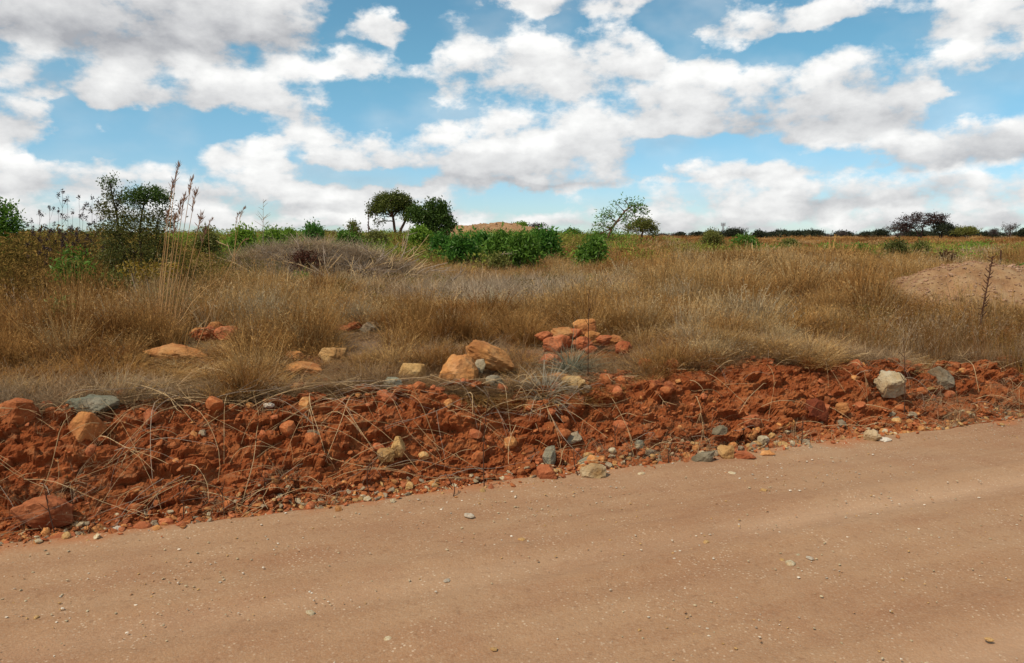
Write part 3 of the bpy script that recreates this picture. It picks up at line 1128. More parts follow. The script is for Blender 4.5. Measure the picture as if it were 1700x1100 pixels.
rocks = [
    # px, foot y, width, height, material, label, kwargs
    (285, 596, 104, 28, 'orange', 'long flat orange slab lying in the grass at left', dict(depth=.6, tilt=(.12, .08))),
    (342, 569, 46, 26, 'rust', 'broad rusty stone at the left of the small stone heap', dict(heap=(352, 569), tilt=(.1, -.2))),
    (372, 568, 40, 26, 'rust', 'rusty stone at the right of the small stone heap', dict(heap=(352, 569), )),
    (353, 552, 30, 18, 'orange', 'orange stone on top of the small stone heap', dict(heap=(352, 569), )),
    (325, 560, 26, 16, 'orange', 'small orange stone at the left foot of the small stone heap', dict(heap=(352, 569), )),
    (568, 551, 34, 13, 'rust', 'thin rusty stone left in the low pile in the grass', dict(heap=(590, 554), )),
    (588, 547, 30, 14, 'darkred', 'dark red stone in the middle of the low pile in the grass', dict(heap=(590, 554), )),
    (612, 553, 30, 18, 'grey', 'grey orange stone right in the low pile in the grass', dict(heap=(590, 554), )),
    (486, 600, 36, 20, 'orange', 'rounded pale orange stone behind the long orange stone in grass', dict()),
    (498, 624, 66, 26, 'orange', 'long low orange stone half sunk in grass above the bank', dict(tilt=(0, .12))),
    (549, 604, 48, 30, 'ochre', 'ochre stone with a dark underside standing in the grass', dict(tilt=(-.1, .05))),
    (682, 634, 48, 34, 'ochre', 'mottled ochre stone left of the two big orange boulders', dict()),
    (650, 648, 34, 24, 'teal', 'small blue grey stone left of the mottled ochre stone', dict()),
    (760, 640, 66, 58, 'orange', 'big blocky orange boulder on the bank top', dict(depth=.9, cuts=9, rz=.1)),
    (806, 612, 88, 38, 'orange', 'orange slab leaning behind the big blocky boulder', dict(depth=.6, tilt=(0, .38), heap=(790, 640), cuts=9)),
    (796, 618, 20, 20, 'cream', 'small cream stone wedged under the leaning orange slab', dict(heap=(790, 640))),
    (822, 645, 34, 24, 'grey', 'rounded grey stone below the leaning orange slab', dict()),
    (972, 556, 42, 26, 'orange', 'orange stone crowning the large stone heap', dict(heap=(970, 590), cuts=10)),
    (928, 588, 50, 30, 'rust', 'broad red slab on the left flank of the large stone heap', dict(heap=(970, 590), depth=.6, tilt=(.25, -.15), cuts=9)),
    (968, 582, 34, 22, 'rust', 'red stone in the middle of the large stone heap', dict(heap=(970, 590), )),
    (935, 563, 40, 20, 'orange', 'orange stone on the upper left of the large stone heap', dict(heap=(970, 590), )),
    (903, 566, 30, 16, 'rust', 'small rusty stone at the left end of the large stone heap', dict(heap=(970, 590), )),
    (952, 562, 26, 16, 'rust', 'small rusty stone just below the crown of the large stone heap', dict(heap=(970, 590), )),
    (984, 568, 26, 18, 'orange', 'small orange stone right of the crown of the large stone heap', dict(heap=(970, 590), )),
    (1004, 572, 30, 16, 'rust', 'low rusty stone on the right shoulder of the large stone heap', dict(heap=(970, 590), )),
    (1022, 570, 28, 14, 'orange', 'flat orange stone at the right end of the large stone heap', dict(heap=(970, 590), )),
    (1030, 590, 30, 24, 'rust', 'tilted red stone fallen at the right foot of the large stone heap', dict(heap=(970, 590), tilt=(.3, .5))),
    (980, 590, 24, 14, 'rust', 'small rusty stone at the foot of the large stone heap', dict(heap=(970, 590), )),
    (915, 612, 40, 26, 'rust', 'bright red stone beside the grey thatch clump', dict()),
    (930, 632, 46, 16, 'orange', 'flat orange stone in front of the grey thatch clump', dict(tilt=(0, .15))),
    (952, 652, 40, 24, 'ochre', 'ochre stone on the bank lip below the grey thatch clump', dict()),
    (974, 655, 20, 14, 'grey', 'small grey stone right of the ochre stone on the bank lip', dict()),
    (150, 692, 78, 30, 'teal', 'green grey slab jutting from the bank top at left', dict(depth=.7, cuts=9)),
    (140, 738, 56, 44, 'orange', 'orange block in the bank under the green grey slab', dict(cuts=9)),
    (66, 876, 92, 46, 'rust', 'large flat orange rock at the left foot of the bank', dict(depth=.6, cuts=9, tilt=(.2, 0))),
    (92, 896, 58, 18, 'rust', 'low pinkish stone on the road edge at left', dict()),
    (190, 884, 20, 13, 'white', 'white quartz stone on the road edge at left', dict(sub=3)),
    (232, 879, 34, 16, 'rust', 'flat red stone beside the white quartz stone', dict(sub=3)),
    (22, 712, 60, 44, 'clod', 'red earth block under the bank lip at the left edge', dict()),
    (660, 762, 28, 30, 'ochre', 'yellow ochre stone in the middle of the bank', dict(rz=.5)),
    (640, 772, 30, 22, 'ochre', 'pale stone just left of the yellow ochre stone in the bank', dict()),
    (516, 735, 26, 14, 'grey', 'small grey stone sticking out of the bank at left centre', dict(sub=3)),
    (445, 682, 18, 9, 'white', 'small white stone near the bank lip', dict(sub=3)),
    (725, 656, 26, 14, 'rust', 'red stone on the bank lip below the big boulder', dict(sub=3)),
    (645, 672, 24, 16, 'rust', 'red orange stone under the bank lip at centre', dict(sub=3)),
    (1482, 668, 54, 40, 'cream', 'blocky cream boulder on the bank at right', dict(depth=.9, cuts=9)),
    (1552, 644, 48, 32, 'grey', 'leaning grey slab behind the cream boulder', dict(depth=.5, tilt=(0, .5), cuts=9)),
    (1546, 655, 30, 10, 'ochre', 'thin orange stone in front of the leaning grey slab', dict()),
    (1357, 706, 44, 34, 'darkred', 'square dark red block in the bank at right', dict(cuts=8, rz=.2)),
    (1400, 693, 28, 18, 'orange', 'orange wedge stone right of the dark red block', dict()),
    (1306, 722, 34, 22, 'orange', 'bright orange stone left of the dark red block', dict()),
    (1250, 712, 28, 18, 'rust', 'rusty orange stone high among the rubble at the bank foot', dict()),
    (1248, 730, 20, 14, 'orange', 'small bright orange stone in the rubble at the bank foot', dict(sub=3)),
    (1196, 730, 26, 20, 'grey', 'dark grey rounded stone above the rubble', dict()),
    (1207, 762, 26, 24, 'ochre', 'yellow stone at the bank foot beside the grey slab', dict()),
    (1174, 768, 42, 20, 'grey', 'tilted grey slab at the bank foot', dict(depth=.5, tilt=(0, -.35))),
    (1268, 736, 22, 13, 'cream', 'pale round stone in the rubble at the bank foot', dict(sub=3)),
    (1236, 764, 40, 14, 'rust', 'flat brown stone right of the yellow stone at the bank foot', dict()),
    (1275, 758, 24, 9, 'orange', 'thin orange stone close to the road at right', dict(sub=3)),
    (1452, 734, 30, 22, 'cream', 'cream stone on the road edge at right', dict()),
    (1471, 735, 22, 9, 'white', 'white stone beside the cream stone on the road edge', dict(sub=3)),
    (985, 794, 44, 28, 'cream', 'mossy looking pale stone at the bank foot right of centre', dict()),
    (980, 776, 40, 18, 'teal', 'green grey stone behind the pale stone at the bank foot', dict()),
    (912, 770, 22, 30, 'teal', 'upright blue grey stone at the bank foot', dict(depth=.6)),
    (908, 796, 34, 28, 'rust', 'pinkish red stone under the upright blue grey stone', dict()),
    (952, 740, 32, 16, 'grey', 'brown grey stone with a shaded underside in the bank', dict(tilt=(0, -.2))),
    (1062, 748, 16, 16, 'teal', 'small dark teal stone in the bank right of centre', dict(sub=3)),
    (1082, 760, 20, 14, 'grey', 'small grey stone right of the dark teal stone', dict(sub=3)),
    (1022, 668, 30, 22, 'clod', 'brown angular clod under the bank lip right of centre', dict()),
    (1084, 655, 30, 18, 'rust', 'flat rusty stone on the bank lip right of centre', dict()),
    (935, 806, 200, 16, 'clod', 'smooth tongue of red silt along the ditch', dict(depth=.25, cuts=4, rz=.38)),
]
for i, (px, py, w, h, mt, lab, kw) in enumerate(rocks):
    if 'silt' in lab:
        continue
    rock(px, py, w, h, mt, lab, seed=i + 1, **kw)

LAND = {}
for o in list(COL.objects):
    if o.name.split('.')[0] == 'rock':
        for full, nick in (('blocky cream', 'the blocky cream boulder'), ('square dark red', 'the square dark red block'), ('tilted grey slab', 'the tilted grey slab'), ('yellow ochre', 'the yellow ochre stone'),
                           ('upright blue', 'the upright blue grey stone'), ('brown grey stone', 'the brown grey stone'), ('green grey slab', 'the green grey slab'), ('large flat orange rock', 'the large flat orange rock'),
                           ('white quartz', 'the white quartz stone'), ('big blocky orange', 'the big orange boulder'), ('cream stone on the road', 'the cream road edge stone'), ('small dark teal', 'the small dark teal stone'),
                           ('ochre stone on the bank lip', 'the ochre lip stone'), ('leaning grey slab', 'the leaning grey slab'), ('small white stone near', 'the small white stone'), ('orange wedge', 'the orange wedge stone')):
            if o['label'].startswith(full):
                LAND[nick] = o.location.copy()


def near_label(what, p, level):
    def pix(q):
        return q.x / q.y * FPX, (CAMZ - q.z) / q.y * FPX
    a = pix(p)
    best = min(LAND, key=lambda k: (pix(LAND[k])[0] - a[0]) ** 2 + 2 * (pix(LAND[k])[1] - a[1]) ** 2)
    b = pix(LAND[best])
    dx, dy = a[0] - b[0], a[1] - b[1]
    dd = math.hypot(dx, dy)
    far = 'just ' if dd < 60 else '' if dd < 140 else 'well '
    side = ('right of' if dx > 0 else 'left of') if abs(dx) > abs(dy) else ('below' if dy > 0 else 'above')
    return '%s %s the bank, %s%s %s' % (what, level, far, side, best)


# stones of the bank: alike pieces, each lodged in the face
protos = {m_: [rock_mesh('stone', M[m_ + '_s'], 900 + 17 * k + 3 * j, (1, .8, .62 + .1 * (k % 3)), 2, 9 + k) for k in range(4)] for j, m_ in enumerate(('clod', 'rust', 'orange', 'ochre', 'grey', 'cream'))}
r_ = np.random.default_rng(42)
words = {'clod': 'red earth clod', 'rust': 'rusty stone', 'orange': 'orange stone', 'ochre': 'ochre stone', 'grey': 'grey stone', 'cream': 'pale stone'}
for k in range(235):
    low = k < 120
    u = r_.uniform(-3.6, 5.6)
    if low:
        v = float(np.clip(r_.normal(.30, .10), .10, .55))
        if r_.uniform() < .5:
            u = r_.uniform(.2, 4.2)
        m_ = r_.choice(['clod', 'rust', 'orange', 'ochre', 'grey', 'cream'], p=[.2, .22, .24, .16, .1, .08])
        size = r_.uniform(.04, .095)
    else:
        v = r_.uniform(.5, 1.35)
        m_ = r_.choice(['clod', 'rust', 'orange', 'ochre', 'grey'], p=[.48, .25, .17, .05, .05])
        size = r_.uniform(.05, .13)
    p = bank_z(u, v)
    o = link('stone', protos[m_][k % 4], loc=p - Vector((0, 0, size * .18)), rot=(r_.uniform(-.5, .5), r_.uniform(-.5, .5), r_.uniform(0, 6.3)), scale=(size, size, size))
    tag(o, near_label('small ' + words[m_], p, 'low in' if low else 'high in'), 'stone', 'small stones of the bank')

# finer rubble of the bank, past counting
fine = [rock_mesh('rubble', M[m_ + '_s'], 1500 + k, (1, .8, .6), 1 if k % 3 else 2, 8) for k, m_ in enumerate(['clod', 'clod', 'rust', 'clod', 'orange', 'rust', 'ochre', 'cream', 'grey'])]
n = 10500
u = r_.uniform(-4.6, 7.5, n)
v = np.where(r_.uniform(size=n) < .62, np.abs(r_.normal(.20, .13, n)) + .04, r_.uniform(.15, 1.6, n))
v = np.where(r_.uniform(size=n) < .035, -np.abs(r_.normal(0, .06, n)), np.clip(v, -.03, 1.7))
jj = np.clip(np.searchsorted(BU[0], u), 0, BU.shape[1] - 1)
ii = np.clip(np.searchsorted(BV[:, 0], v), 0, BV.shape[0] - 1)
pts = np.stack([BX[ii, jj], BY[ii, jj], BZ[ii, jj] - .004], -1)
ox, oy = xy(u, v)
pts = np.where((v < 0)[:, None], np.stack([ox, oy, H(ox, oy) + .004], -1), pts)
sz = .012 + .045 * r_.uniform(size=n) ** 2.2
pk = np.where(v < .45, r_.integers(0, 9, n), r_.choice([0, 1, 2, 3, 4, 5, 0, 3, 1], n))
scatter('rubble', 'fine red rubble and crumbs of earth strewn over the bank', fine, pts, np.stack([r_.normal(.4, .4, n), r_.normal(0, .4, n), r_.uniform(-3.1, 3.1, n)], -1), np.stack([sz, sz, sz * r_.uniform(.45, .9, n)], -1), pk, r_.uniform(size=n))

# stones lying on the road
rp = [rock_mesh('road_stone', M[m_ + '_s'], 2100 + k, (1, .75, .42), 2, 9) for k, m_ in enumerate(['cream', 'ochre', 'greyroad', 'cream', 'greyroad', 'ochre'])]
named = [(1312, 938, 24, 0, 'largest pale stone of the cluster embedded in the road'), (1298, 930, 12, 1, 'small cream stone left in the cluster embedded in the road'),
         (1345, 930, 16, 2, 'flat grey stone right in the cluster embedded in the road'), (1325, 922, 10, 3, 'small white stone behind the cluster in the road'),
         (780, 858, 22, 2, 'grey white stone on the road below the bank centre'), (515, 1020, 18, 3, 'white stone low on the road left of centre'),
         (643, 1062, 20, 0, 'bright stone near the bottom edge of the road'), (1172, 900, 14, 1, 'cream stone alone on the road right of centre'),
         (1268, 815, 14, 1, 'pale stone near the road edge right of centre'), (866, 898, 14, 5, 'ochre stone in the middle of the road'),
         (1215, 787, 14, 3, 'white stone close to the road edge right of the middle'), (1064, 788, 15, 0, 'white stone on the road edge near the centre'),
         (60, 1025, 12, 1, 'pale stone on the road at the lower left'), (742, 966, 14, 2, 'grey stone in the road below centre'),
         (820, 1082, 14, 1, 'cream stone at the very bottom of the road'), (1550, 1040, 12, 5, 'ochre stone low on the road at right'),
         (1642, 1064, 16, 5, 'brown stone at the lower right of the road')]
for px, py, w, k, lab in named:
    p = ground_hit(px, py, 1.5)
    s = p.y / FPX * w
    o = link('road_stone', rp[k], loc=p - Vector((0, 0, s * .1)), rot=(0, 0, px * .7), scale=(s, s, s * .8))
    tag(o, lab, 'stone', 'stones on the road')
n = 22000
v = -np.abs(r_.uniform(0, 1, n) ** 1.3) * 4.6 + .02
u = r_.uniform(-3.6, 6.8, n)
x, y = xy(u, v)
dens = fbm(P3(x * .9, y * .9, 0), 3, 77)
keep = (r_.uniform(-.5, .5, n) < dens + .1) & (y > 1.2)
x, y = x[keep], y[keep]
n = len(x)
sz = .003 + .014 * r_.uniform(size=n) ** 3.5
pts = np.stack([x, y, H(x, y) + .002], -1)
grit = rp + [rock_mesh('grit', M[m_ + '_s'], 2300 + k, (1, .8, .5), 1, 7) for k, m_ in enumerate(['cream', 'white', 'mound'])]
scatter('grit', 'pale grit and small gravel pressed into the road', grit, pts, np.stack([np.zeros(n), np.zeros(n), r_.uniform(0, 6.3, n)], -1), np.stack([sz] * 3, -1), r_.integers(0, len(grit), n), r_.uniform(size=n))

# ------------------------------------------------------------------ heaps of earth
def mound(name, label, cx, cy, rx, ry, h, mat, seed, pebbles=None):
    t = np.linspace(0, 1, 70)
    a = np.linspace(0, 2 * np.pi, 180)
    A, T = np.meshgrid(a, t)
    wob = 1 + .16 * fbm(P3(np.cos(A) * 1.4, np.sin(A) * 1.4, seed), 3, seed)
    X = cx + np.cos(A) * T * rx * wob
    Y = cy + np.sin(A) * T * ry * wob
    prof = np.exp(-(T / .62) ** 2.6) - np.exp(-(1 / .62) ** 2.6)
    Z = H(X, Y) + h * prof * (1 + .25 * fbm(P3(X * .9, Y * .9, 1), 3, seed + 2)) + .10 * h * fbm(P3(X * 4, Y * 4, 0), 5, seed + 1, .62) - .07 * h * np.abs(fbm(P3(np.cos(A) * 4, np.sin(A) * 4, seed), 3, seed + 5)) * sstep(T, .1, .4) - .06 * T ** 4
    X[:, -1], Y[:, -1], Z[:, -1] = X[:, 0], Y[:, 0], Z[:, 0]
    root = thing(name, label, 'mound', (0, 0, 0))
    link('heap', grid_mesh('heap', X, Y, Z, M[mat]), root)
    if pebbles:
        rr = np.random.default_rng(seed)
        n = pebbles
        i = (rr.uniform(0, 1, n) ** .6 * 54).astype(int)
        j = rr.integers(0, 179, n)
        V, Q, c = [], [], 0
        base = rock_mesh('pebble_source', None, 31, (1, .8, .6), 1, 8)
        bv = np.array([q.co[:] for q in base.vertices])
        bq = np.array([list(p.vertices) for p in base.polygons])
        for k in range(n):
            s = rr.uniform(.010, .030) * (1.8 if rr.uniform() < .08 else 1) * rx / 2
            an = rr.uniform(0, 6.3)
            R = np.array([[math.cos(an), -math.sin(an), 0], [math.sin(an), math.cos(an), 0], [0, 0, 1]])
            V.append(bv @ R.T * s + np.array([X[i[k], j[k]], Y[i[k], j[k]], Z[i[k], j[k]] - s * .15]))
            Q.append(bq + c)
            c += len(bv)
        o = link('pebbles', mesh_quads('pebbles', np.vstack(V), np.vstack(Q), M['pebble']), root)
        o['kind'] = 'stuff'
    return root


mound('gravel_mound', 'heap of pinkish gravelly earth in the grass at the right edge', 7.05, 11.7, 2.9, 2.2, .70, 'mound', 5, 2200)
mound('earth_mound', 'long orange earth mound on the skyline right of the twin trees', -1.7, 64, 9.5, 6, 1.30, 'mound', 9, 300)
mound('small_mound', 'low sandy mound showing above the grass right of centre', 7.2, 19.2, 1.5, 1.1, .30, 'mound', 12, 90)

# ------------------------------------------------------------------ grass and litter
def tuft_set(name, mat, k, **kw):
    out = []
    for i in range(k):
        v, q, rn = blades(seed=hash(name) % 1 + i * 7 + kw.get('sd', 0), **{a: b for a, b in kw.items() if a != 'sd'})
        out.append(mesh_quads(name, v, q, M[mat], False, {'rnd': ('FACE', rn)}))
    return out


def frustum(n, y0, y1, rr, power=1.0, wide=.74):
    """points spread over the land in view, thinning with distance"""
    t = rr.uniform(size=n)
    e = 2 - power
    y = (y0 ** e + t * (y1 ** e - y0 ** e)) ** (1 / e)
    x = rr.uniform(-wide, wide, n) * (y + .6)
    return x, y


def clear_of_rocks(x, y, rr):
    """1 in the open, small where a stone stands or would be hidden"""
    k = np.ones_like(x)
    for rx, ry, rad in ROCKS:
        dx = np.abs(x - rx * y / ry)
        front = (y < ry + rad * .8) & (y > ry - 2.0) & (dx < rad * 1.2)
        k = np.where(front, np.minimum(k, np.clip((ry - y) * .11 / .42, .10, 1)), k)
    return k


rg = np.random.default_rng(11)
near = tuft_set('dry_grass_tuft', 'grass', 7, n=50, h=.44, spread=.075, lean=.20, curl=.42, width=.0040, heads=.35, segs=4)
mid = tuft_set('dry_grass_tuft', 'grass', 6, n=46, h=.54, spread=.17, lean=.22, curl=.40, width=.0075, heads=.28, segs=3, sd=100)
farg = tuft_set('dry_grass_tuft', 'grass', 5, n=60, h=.60, spread=.62, lean=.22, curl=.4, width=.021, heads=.35, segs=2, sd=200)
GP = near + mid + farg


def grass_height(x, y):
    u, v = uv(x, y)
    s = x / y
    hgt = .70 + .65 * fbm(P3(x * .55, y * .55, 0), 3, 17) + .35 * fbm(P3(x * 2.1, y * 2.1, 0), 2, 18)
    hgt = hgt * (.42 + .58 * sstep(v, 1.3, 3.2))
    hgt = hgt * (1 + .18 * sstep(s, .06, .30) * sstep(v, 2, 4))
    hgt = hgt * (1 + .30 * sstep(s, .40, .52) * sstep(v, 1.4, 2.2) * (1 - sstep(y, 9.6, 10.6)))
    hgt = hgt * (1 + .30 * sstep(-s, .35, .55) * sstep(v, 2.5, 5))
    hgt = hgt * (1 - .62 * np.clip(greyness(x, y), 0, 1))
    hgt = hgt * (1 - .25 * sstep(y, 8.5, 12)) * (1 - .30 * sstep(y, 18, 30))
    hgt = hgt * (1 - .32 * sstep(s, -.28, -.18) * (1 - sstep(s, .04, .12)) * sstep(y, 6.5, 7.5) * (1 - sstep(y, 12, 14)))
    return np.clip(hgt, .16, 1.15)


def grass_tint(x, y, rr):
    s = x / y
    t = .41 + .40 * fbm(P3(x * .35, y * .35, 0), 3, 29) + .25 * fbm(P3(x * 1.7, y * 1.7, 0), 2, 30) + rr.normal(0, .12, len(x))
    t = t + .50 * np.clip(greyness(x, y), 0, 1)
    t = t - .14 * sstep(-s, .3, .55) + .05 * (1 - sstep(uv(x, y)[1], 1.2, 2.6))
    t = t - .16 * sstep(y, 36, 60) + .10 * sstep(y, 14, 20) * (1 - sstep(y, 30, 40))
    return np.clip(t, 0, 1)


P_, R_, S_, I_, T_ = [], [], [], [], []
for n, y0, y1, pw, lo, k, keepf in ((9500, 5.2, 10.5, .6, 0, 7, 1), (13500, 9.0, 24, .9, 7, 6, 1), (9000, 21, 75, 1.2, 13, 5, 1), (5000, 70, 260, 1.2, 13, 5, 1)):
    x, y = frustum(n, y0, y1, rg, pw)
    nc = n // 9
    ci_ = rg.integers(0, nc, n)
    tus = rg.uniform(size=n) < .78
    cs = rg.normal(0, 1, nc)
    ct = rg.normal(0, 1, nc)
    sg = .030 * y[ci_] ** .75
    xc, yc = x[ci_], y[ci_]
    x = np.where(tus, xc + rg.normal(0, 1, n) * sg * .6, x)
    y = np.where(tus, yc + rg.normal(0, 1, n) * sg * .6, y)
    hk = np.where(tus, 1.12 + .30 * cs[ci_], rg.uniform(.45, .8, n))
    tk = np.where(tus, .19 * ct[ci_], .0)
    u, v = uv(x, y)
    ok = (v > 1.02 + .25 * fbm(P3(u * 1.5, 0, 0), 2, 9))
    bare = fbm(P3(x * .8, y * .8, 0), 3, 55) - (.16 if y0 < 9 else .5)
    ok &= rg.uniform(size=n) > sstep(bare, 0, .3) * .8
    ok &= ~((((x - 7.3) / 2.2) ** 2 + ((y - 11.9) / 1.6) ** 2 < 1))
    ok &= ~((((x + 1.0) / 11.) ** 2 + ((y - 63.5) / 5.5) ** 2 < 1) & (rg.uniform(size=n) < .75))
    ok &= rg.uniform(size=n) > .55 * np.clip(greyness(x, y), 0, 1)
    ok &= ~((y > 24) & (x / y < .12) & (rg.uniform(size=n) < .45))
    x, y, hk, tk = x[ok], y[ok], np.clip(hk[ok], .4, 1.8), tk[ok]
    m_ = len(x)
    hg = grass_height(x, y) * clear_of_rocks(x, y, rg) * rg.uniform(.8, 1.15, m_) * hk
    if y0 >= 70:
        hg = hg * .95
        wd = 1.6 + y / 90
    else:
        wd = rg.uniform(.85, 1.35, m_)
    P_.append(np.stack([x, y, H(x, y) - .01], -1))
    wind = rg.normal(.10, .10, m_)
    R_.append(np.stack([rg.normal(0, .09, m_), wind, rg.uniform(-3.14, 3.14, m_) * np.where(y0 < 20, 1, 1)], -1))
    S_.append(np.stack([wd, wd, hg], -1) if not np.isscalar(wd) else np.stack([np.full(m_, wd)] * 2 + [hg], -1))
    I_.append(rg.integers(lo, lo + k, m_))
    T_.append(np.clip(grass_tint(x, y, rg) + tk, 0, 1))
scatter('dry_grass', 'fine tan dry grass covering the field behind the bank', GP, np.vstack(P_), np.vstack(R_), np.vstack(S_), np.concatenate(I_), np.concatenate(T_))

# flattened dead litter: bank lip, grey hummock, trampled hollow
LP = tuft_set('litter_tuft', 'litter', 6, n=54, h=.30, spread=.13, lean=.95, curl=.55, width=.0042, heads=.1, segs=4, lay=.25, sd=300) + \
    tuft_set('litter_tuft', 'litter', 5, n=60, h=.46, spread=.26, lean=1.0, curl=.5, width=.0085, heads=0, segs=3, lay=.25, sd=400)
P_, R_, S_, I_, T_ = [], [], [], [], []
n = 3400
u = rg.uniform(-4.8, 8, n)
v = 1.05 + np.abs(rg.normal(0, .42, n)) + .12 * fbm(P3(u * 1.6, 0, 0), 2, 9)
x, y = xy(u, v)
k = clear_of_rocks(x, y, rg)
P_.append(np.stack([x, y, H(x, y) + .005], -1))
R_.append(np.stack([rg.normal(0, .15, n), rg.normal(0, .15, n), rg.uniform(-3.1, 3.1, n)], -1))
sc_ = rg.uniform(.5, .95, n)
S_.append(np.stack([sc_, sc_, sc_ * np.maximum(k, .35)], -1))
I_.append(rg.integers(0, 6, n))
T_.append(np.clip(.38 + .3 * fbm(P3(u * .8, v, 0), 3, 63) + rg.normal(0, .12, n), 0, 1))
for n, y0, y1, lo in ((5200, 6.5, 11, 0), (12500, 10, 21, 6)):
    x, y = frustum(n, y0, y1, rg, .8)
    g = np.clip(greyness(x, y), 0, 1)
    ok = (rg.uniform(size=n) < .20 + g) & (uv(x, y)[1] > 1.3) & ~((((x - 7.3) / 2.3) ** 2 + ((y - 11.9) / 1.7) ** 2 < 1))
    x, y, g = x[ok], y[ok], g[ok]
    m_ = len(x)
    P_.append(np.stack([x, y, H(x, y)], -1))
    R_.append(np.stack([rg.normal(0, .12, m_), rg.normal(.1, .12, m_), rg.uniform(-3.1, 3.1, m_)], -1))
    sc_ = rg.uniform(.6, 1.15, m_)
    kk = clear_of_rocks(x, y, rg)
    S_.append(np.stack([sc_, sc_, sc_ * np.maximum(kk, .4)], -1))
    I_.append(rg.integers(lo, lo + (6 if lo == 0 else 5), m_))
    T_.append(np.clip(.38 + .6 * g + rg.normal(0, .14, m_), 0, 1))
# sparse wisps down the bank face
n = 520
u = rg.uniform(-4.6, 7.5, n)
v = rg.uniform(.12, 1.05, n)
d_ = fbm(P3(u * .9, v * .7, 0), 2, 83) + .22 * (u < -1.2) + .25 * sstep(u, 4.2, 5.2) - .12
ok = rg.uniform(-.3, .5, n) < d_
u, v = u[ok], v[ok]
jj = np.clip(np.searchsorted(BU[0], u), 0, BU.shape[1] - 1)
ii = np.clip(np.searchsorted(BV[:, 0], v), 0, BV.shape[0] - 1)
m_ = len(u)
P_.append(np.stack([BX[ii, jj], BY[ii, jj], BZ[ii, jj]], -1))
R_.append(np.stack([rg.normal(.3, .3, m_), rg.normal(0, .3, m_), rg.uniform(-3.1, 3.1, m_)], -1))
sc_ = rg.uniform(.4, .85, m_)
S_.append(np.stack([sc_] * 3, -1))
I_.append(rg.integers(0, 6, m_))
T_.append(rg.uniform(.25, .75, m_))
scatter('dead_litter', 'bleached flattened dead grass on the bank lip and the grey hummock', LP, np.vstack(P_), np.vstack(R_), np.vstack(S_), np.concatenate(I_), np.concatenate(T_))


# taller single straws and dark stems standing out of the grass
SP = tuft_set('straw_wisp', 'litter', 4, n=7, h=.78, spread=.10, lean=.22, curl=.45, width=.0048, heads=.8, segs=5, sd=800) + tuft_set('dark_wisp', 'weed', 4, n=9, h=.62, spread=.09, lean=.12, curl=.15, width=.0058, heads=1.0, segs=4, sd=850)
n = 2600
x, y = frustum(n, 6.2, 17, rg, .7)
s_ = x / y
dk = rg.uniform(size=n) < .25 + .45 * sstep(s_, .38, .55) * (1 - sstep(y, 9.5, 12))
ok = (uv(x, y)[1] > 1.5) & (rg.uniform(size=n) < .55 + .8 * fbm(P3(x * .8, y * .8, 0), 2, 66) - .5 * np.clip(greyness(x, y), 0, 1)) & (clear_of_rocks(x, y, rg) > .5)
x, y, dk = x[ok], y[ok], dk[ok]
ne_ = 420
ye = rg.uniform(7.9, 9.9, ne_)
xe = ye * np.clip(rg.normal(.56, .07, ne_), .40, .70)
sc_ = np.concatenate([rg.uniform(.5, 1.0, len(x)) * np.clip(grass_height(x, y), .4, 1.0), rg.uniform(.4, .8, ne_)])
x, y, dk = np.append(x, xe), np.append(y, ye), np.append(dk, rg.uniform(size=ne_) < .6)
m_ = len(x)
scatter('straw', 'single taller straws and dark stems standing out of the dry grass', SP, np.stack([x, y, H(x, y)], -1), np.stack([rg.normal(0, .16, m_), rg.normal(.05, .16, m_), rg.uniform(-3, 3, m_)], -1), np.stack([sc_] * 3, -1), np.where(dk, rg.integers(4, 8, m_), rg.integers(0, 4, m_)), np.where(dk, rg.uniform(0, .4, m_), rg.uniform(.3, 1, m_)))


# rank brown weeds at the left, low herbs of the middle distance
def herb_proto(name, mat, k, n, h, leaf, sd, spread=.16, stems=10, sw=.004):
    out = []
    for i in range(k):
        rr = np.random.default_rng(sd + i)
        v1, q1, r1 = blades(stems, h, spread * .7, .16, .25, sw, sd + i * 3, segs=3)
        c = np.stack([rr.normal(0, spread, n), rr.normal(0, spread, n), h * rr.uniform(.18, 1.0, n) ** .8], -1)
        c[:, :2] *= (.55 + .6 * c[:, 2:3] / h)
        ax = unit(rr.normal(size=(n, 3)) + np.array([0, 0, .3]))
        L = leaf * rr.uniform(.6, 1.3, n)
        v2, q2 = leaf_quads(c, ax, L, L * .42, rr)
        out.append(mesh_quads(name, np.vstack([v1, v2]), np.vstack([q1, q2 + len(v1)]), M[mat], False, {'rnd': ('FACE', np.concatenate([r1, rr.uniform(size=n)]))}))
    return out


WP = herb_proto('weed_clump', 'weed', 6, 170, .85, .055, 600)
n = 3000
x, y = frustum(n, 9.0, 16, rg, .7)
s = x / y
ok = rg.uniform(size=n) < sstep(-s, .27, .45) * sstep(y, 8.8, 10) * (.75 + fbm(P3(x * .6, y * .6, 0), 2, 19))
ok |= (rg.uniform(size=n) < .03) & (y > 9)
x, y, s = x[ok], y[ok], s[ok]
m_ = len(x)
sc_ = rg.uniform(.55, 1.0, m_) * (.5 + .85 * sstep(y, 8, 12) * sstep(-s, .3, .48))
scatter('weeds', 'rank brown and olive weeds standing tall at the left', WP, np.stack([x, y, H(x, y)], -1), np.stack([rg.normal(0, .1, m_), rg.normal(0, .1, m_), rg.uniform(-3, 3, m_)], -1), np.stack([sc_] * 3, -1), rg.integers(0, 6, m_), np.clip(.48 + .5 * fbm(P3(x * .7, y * .7, 0), 2, 23) + .2 * sstep(y, 10, 14), 0, 1))

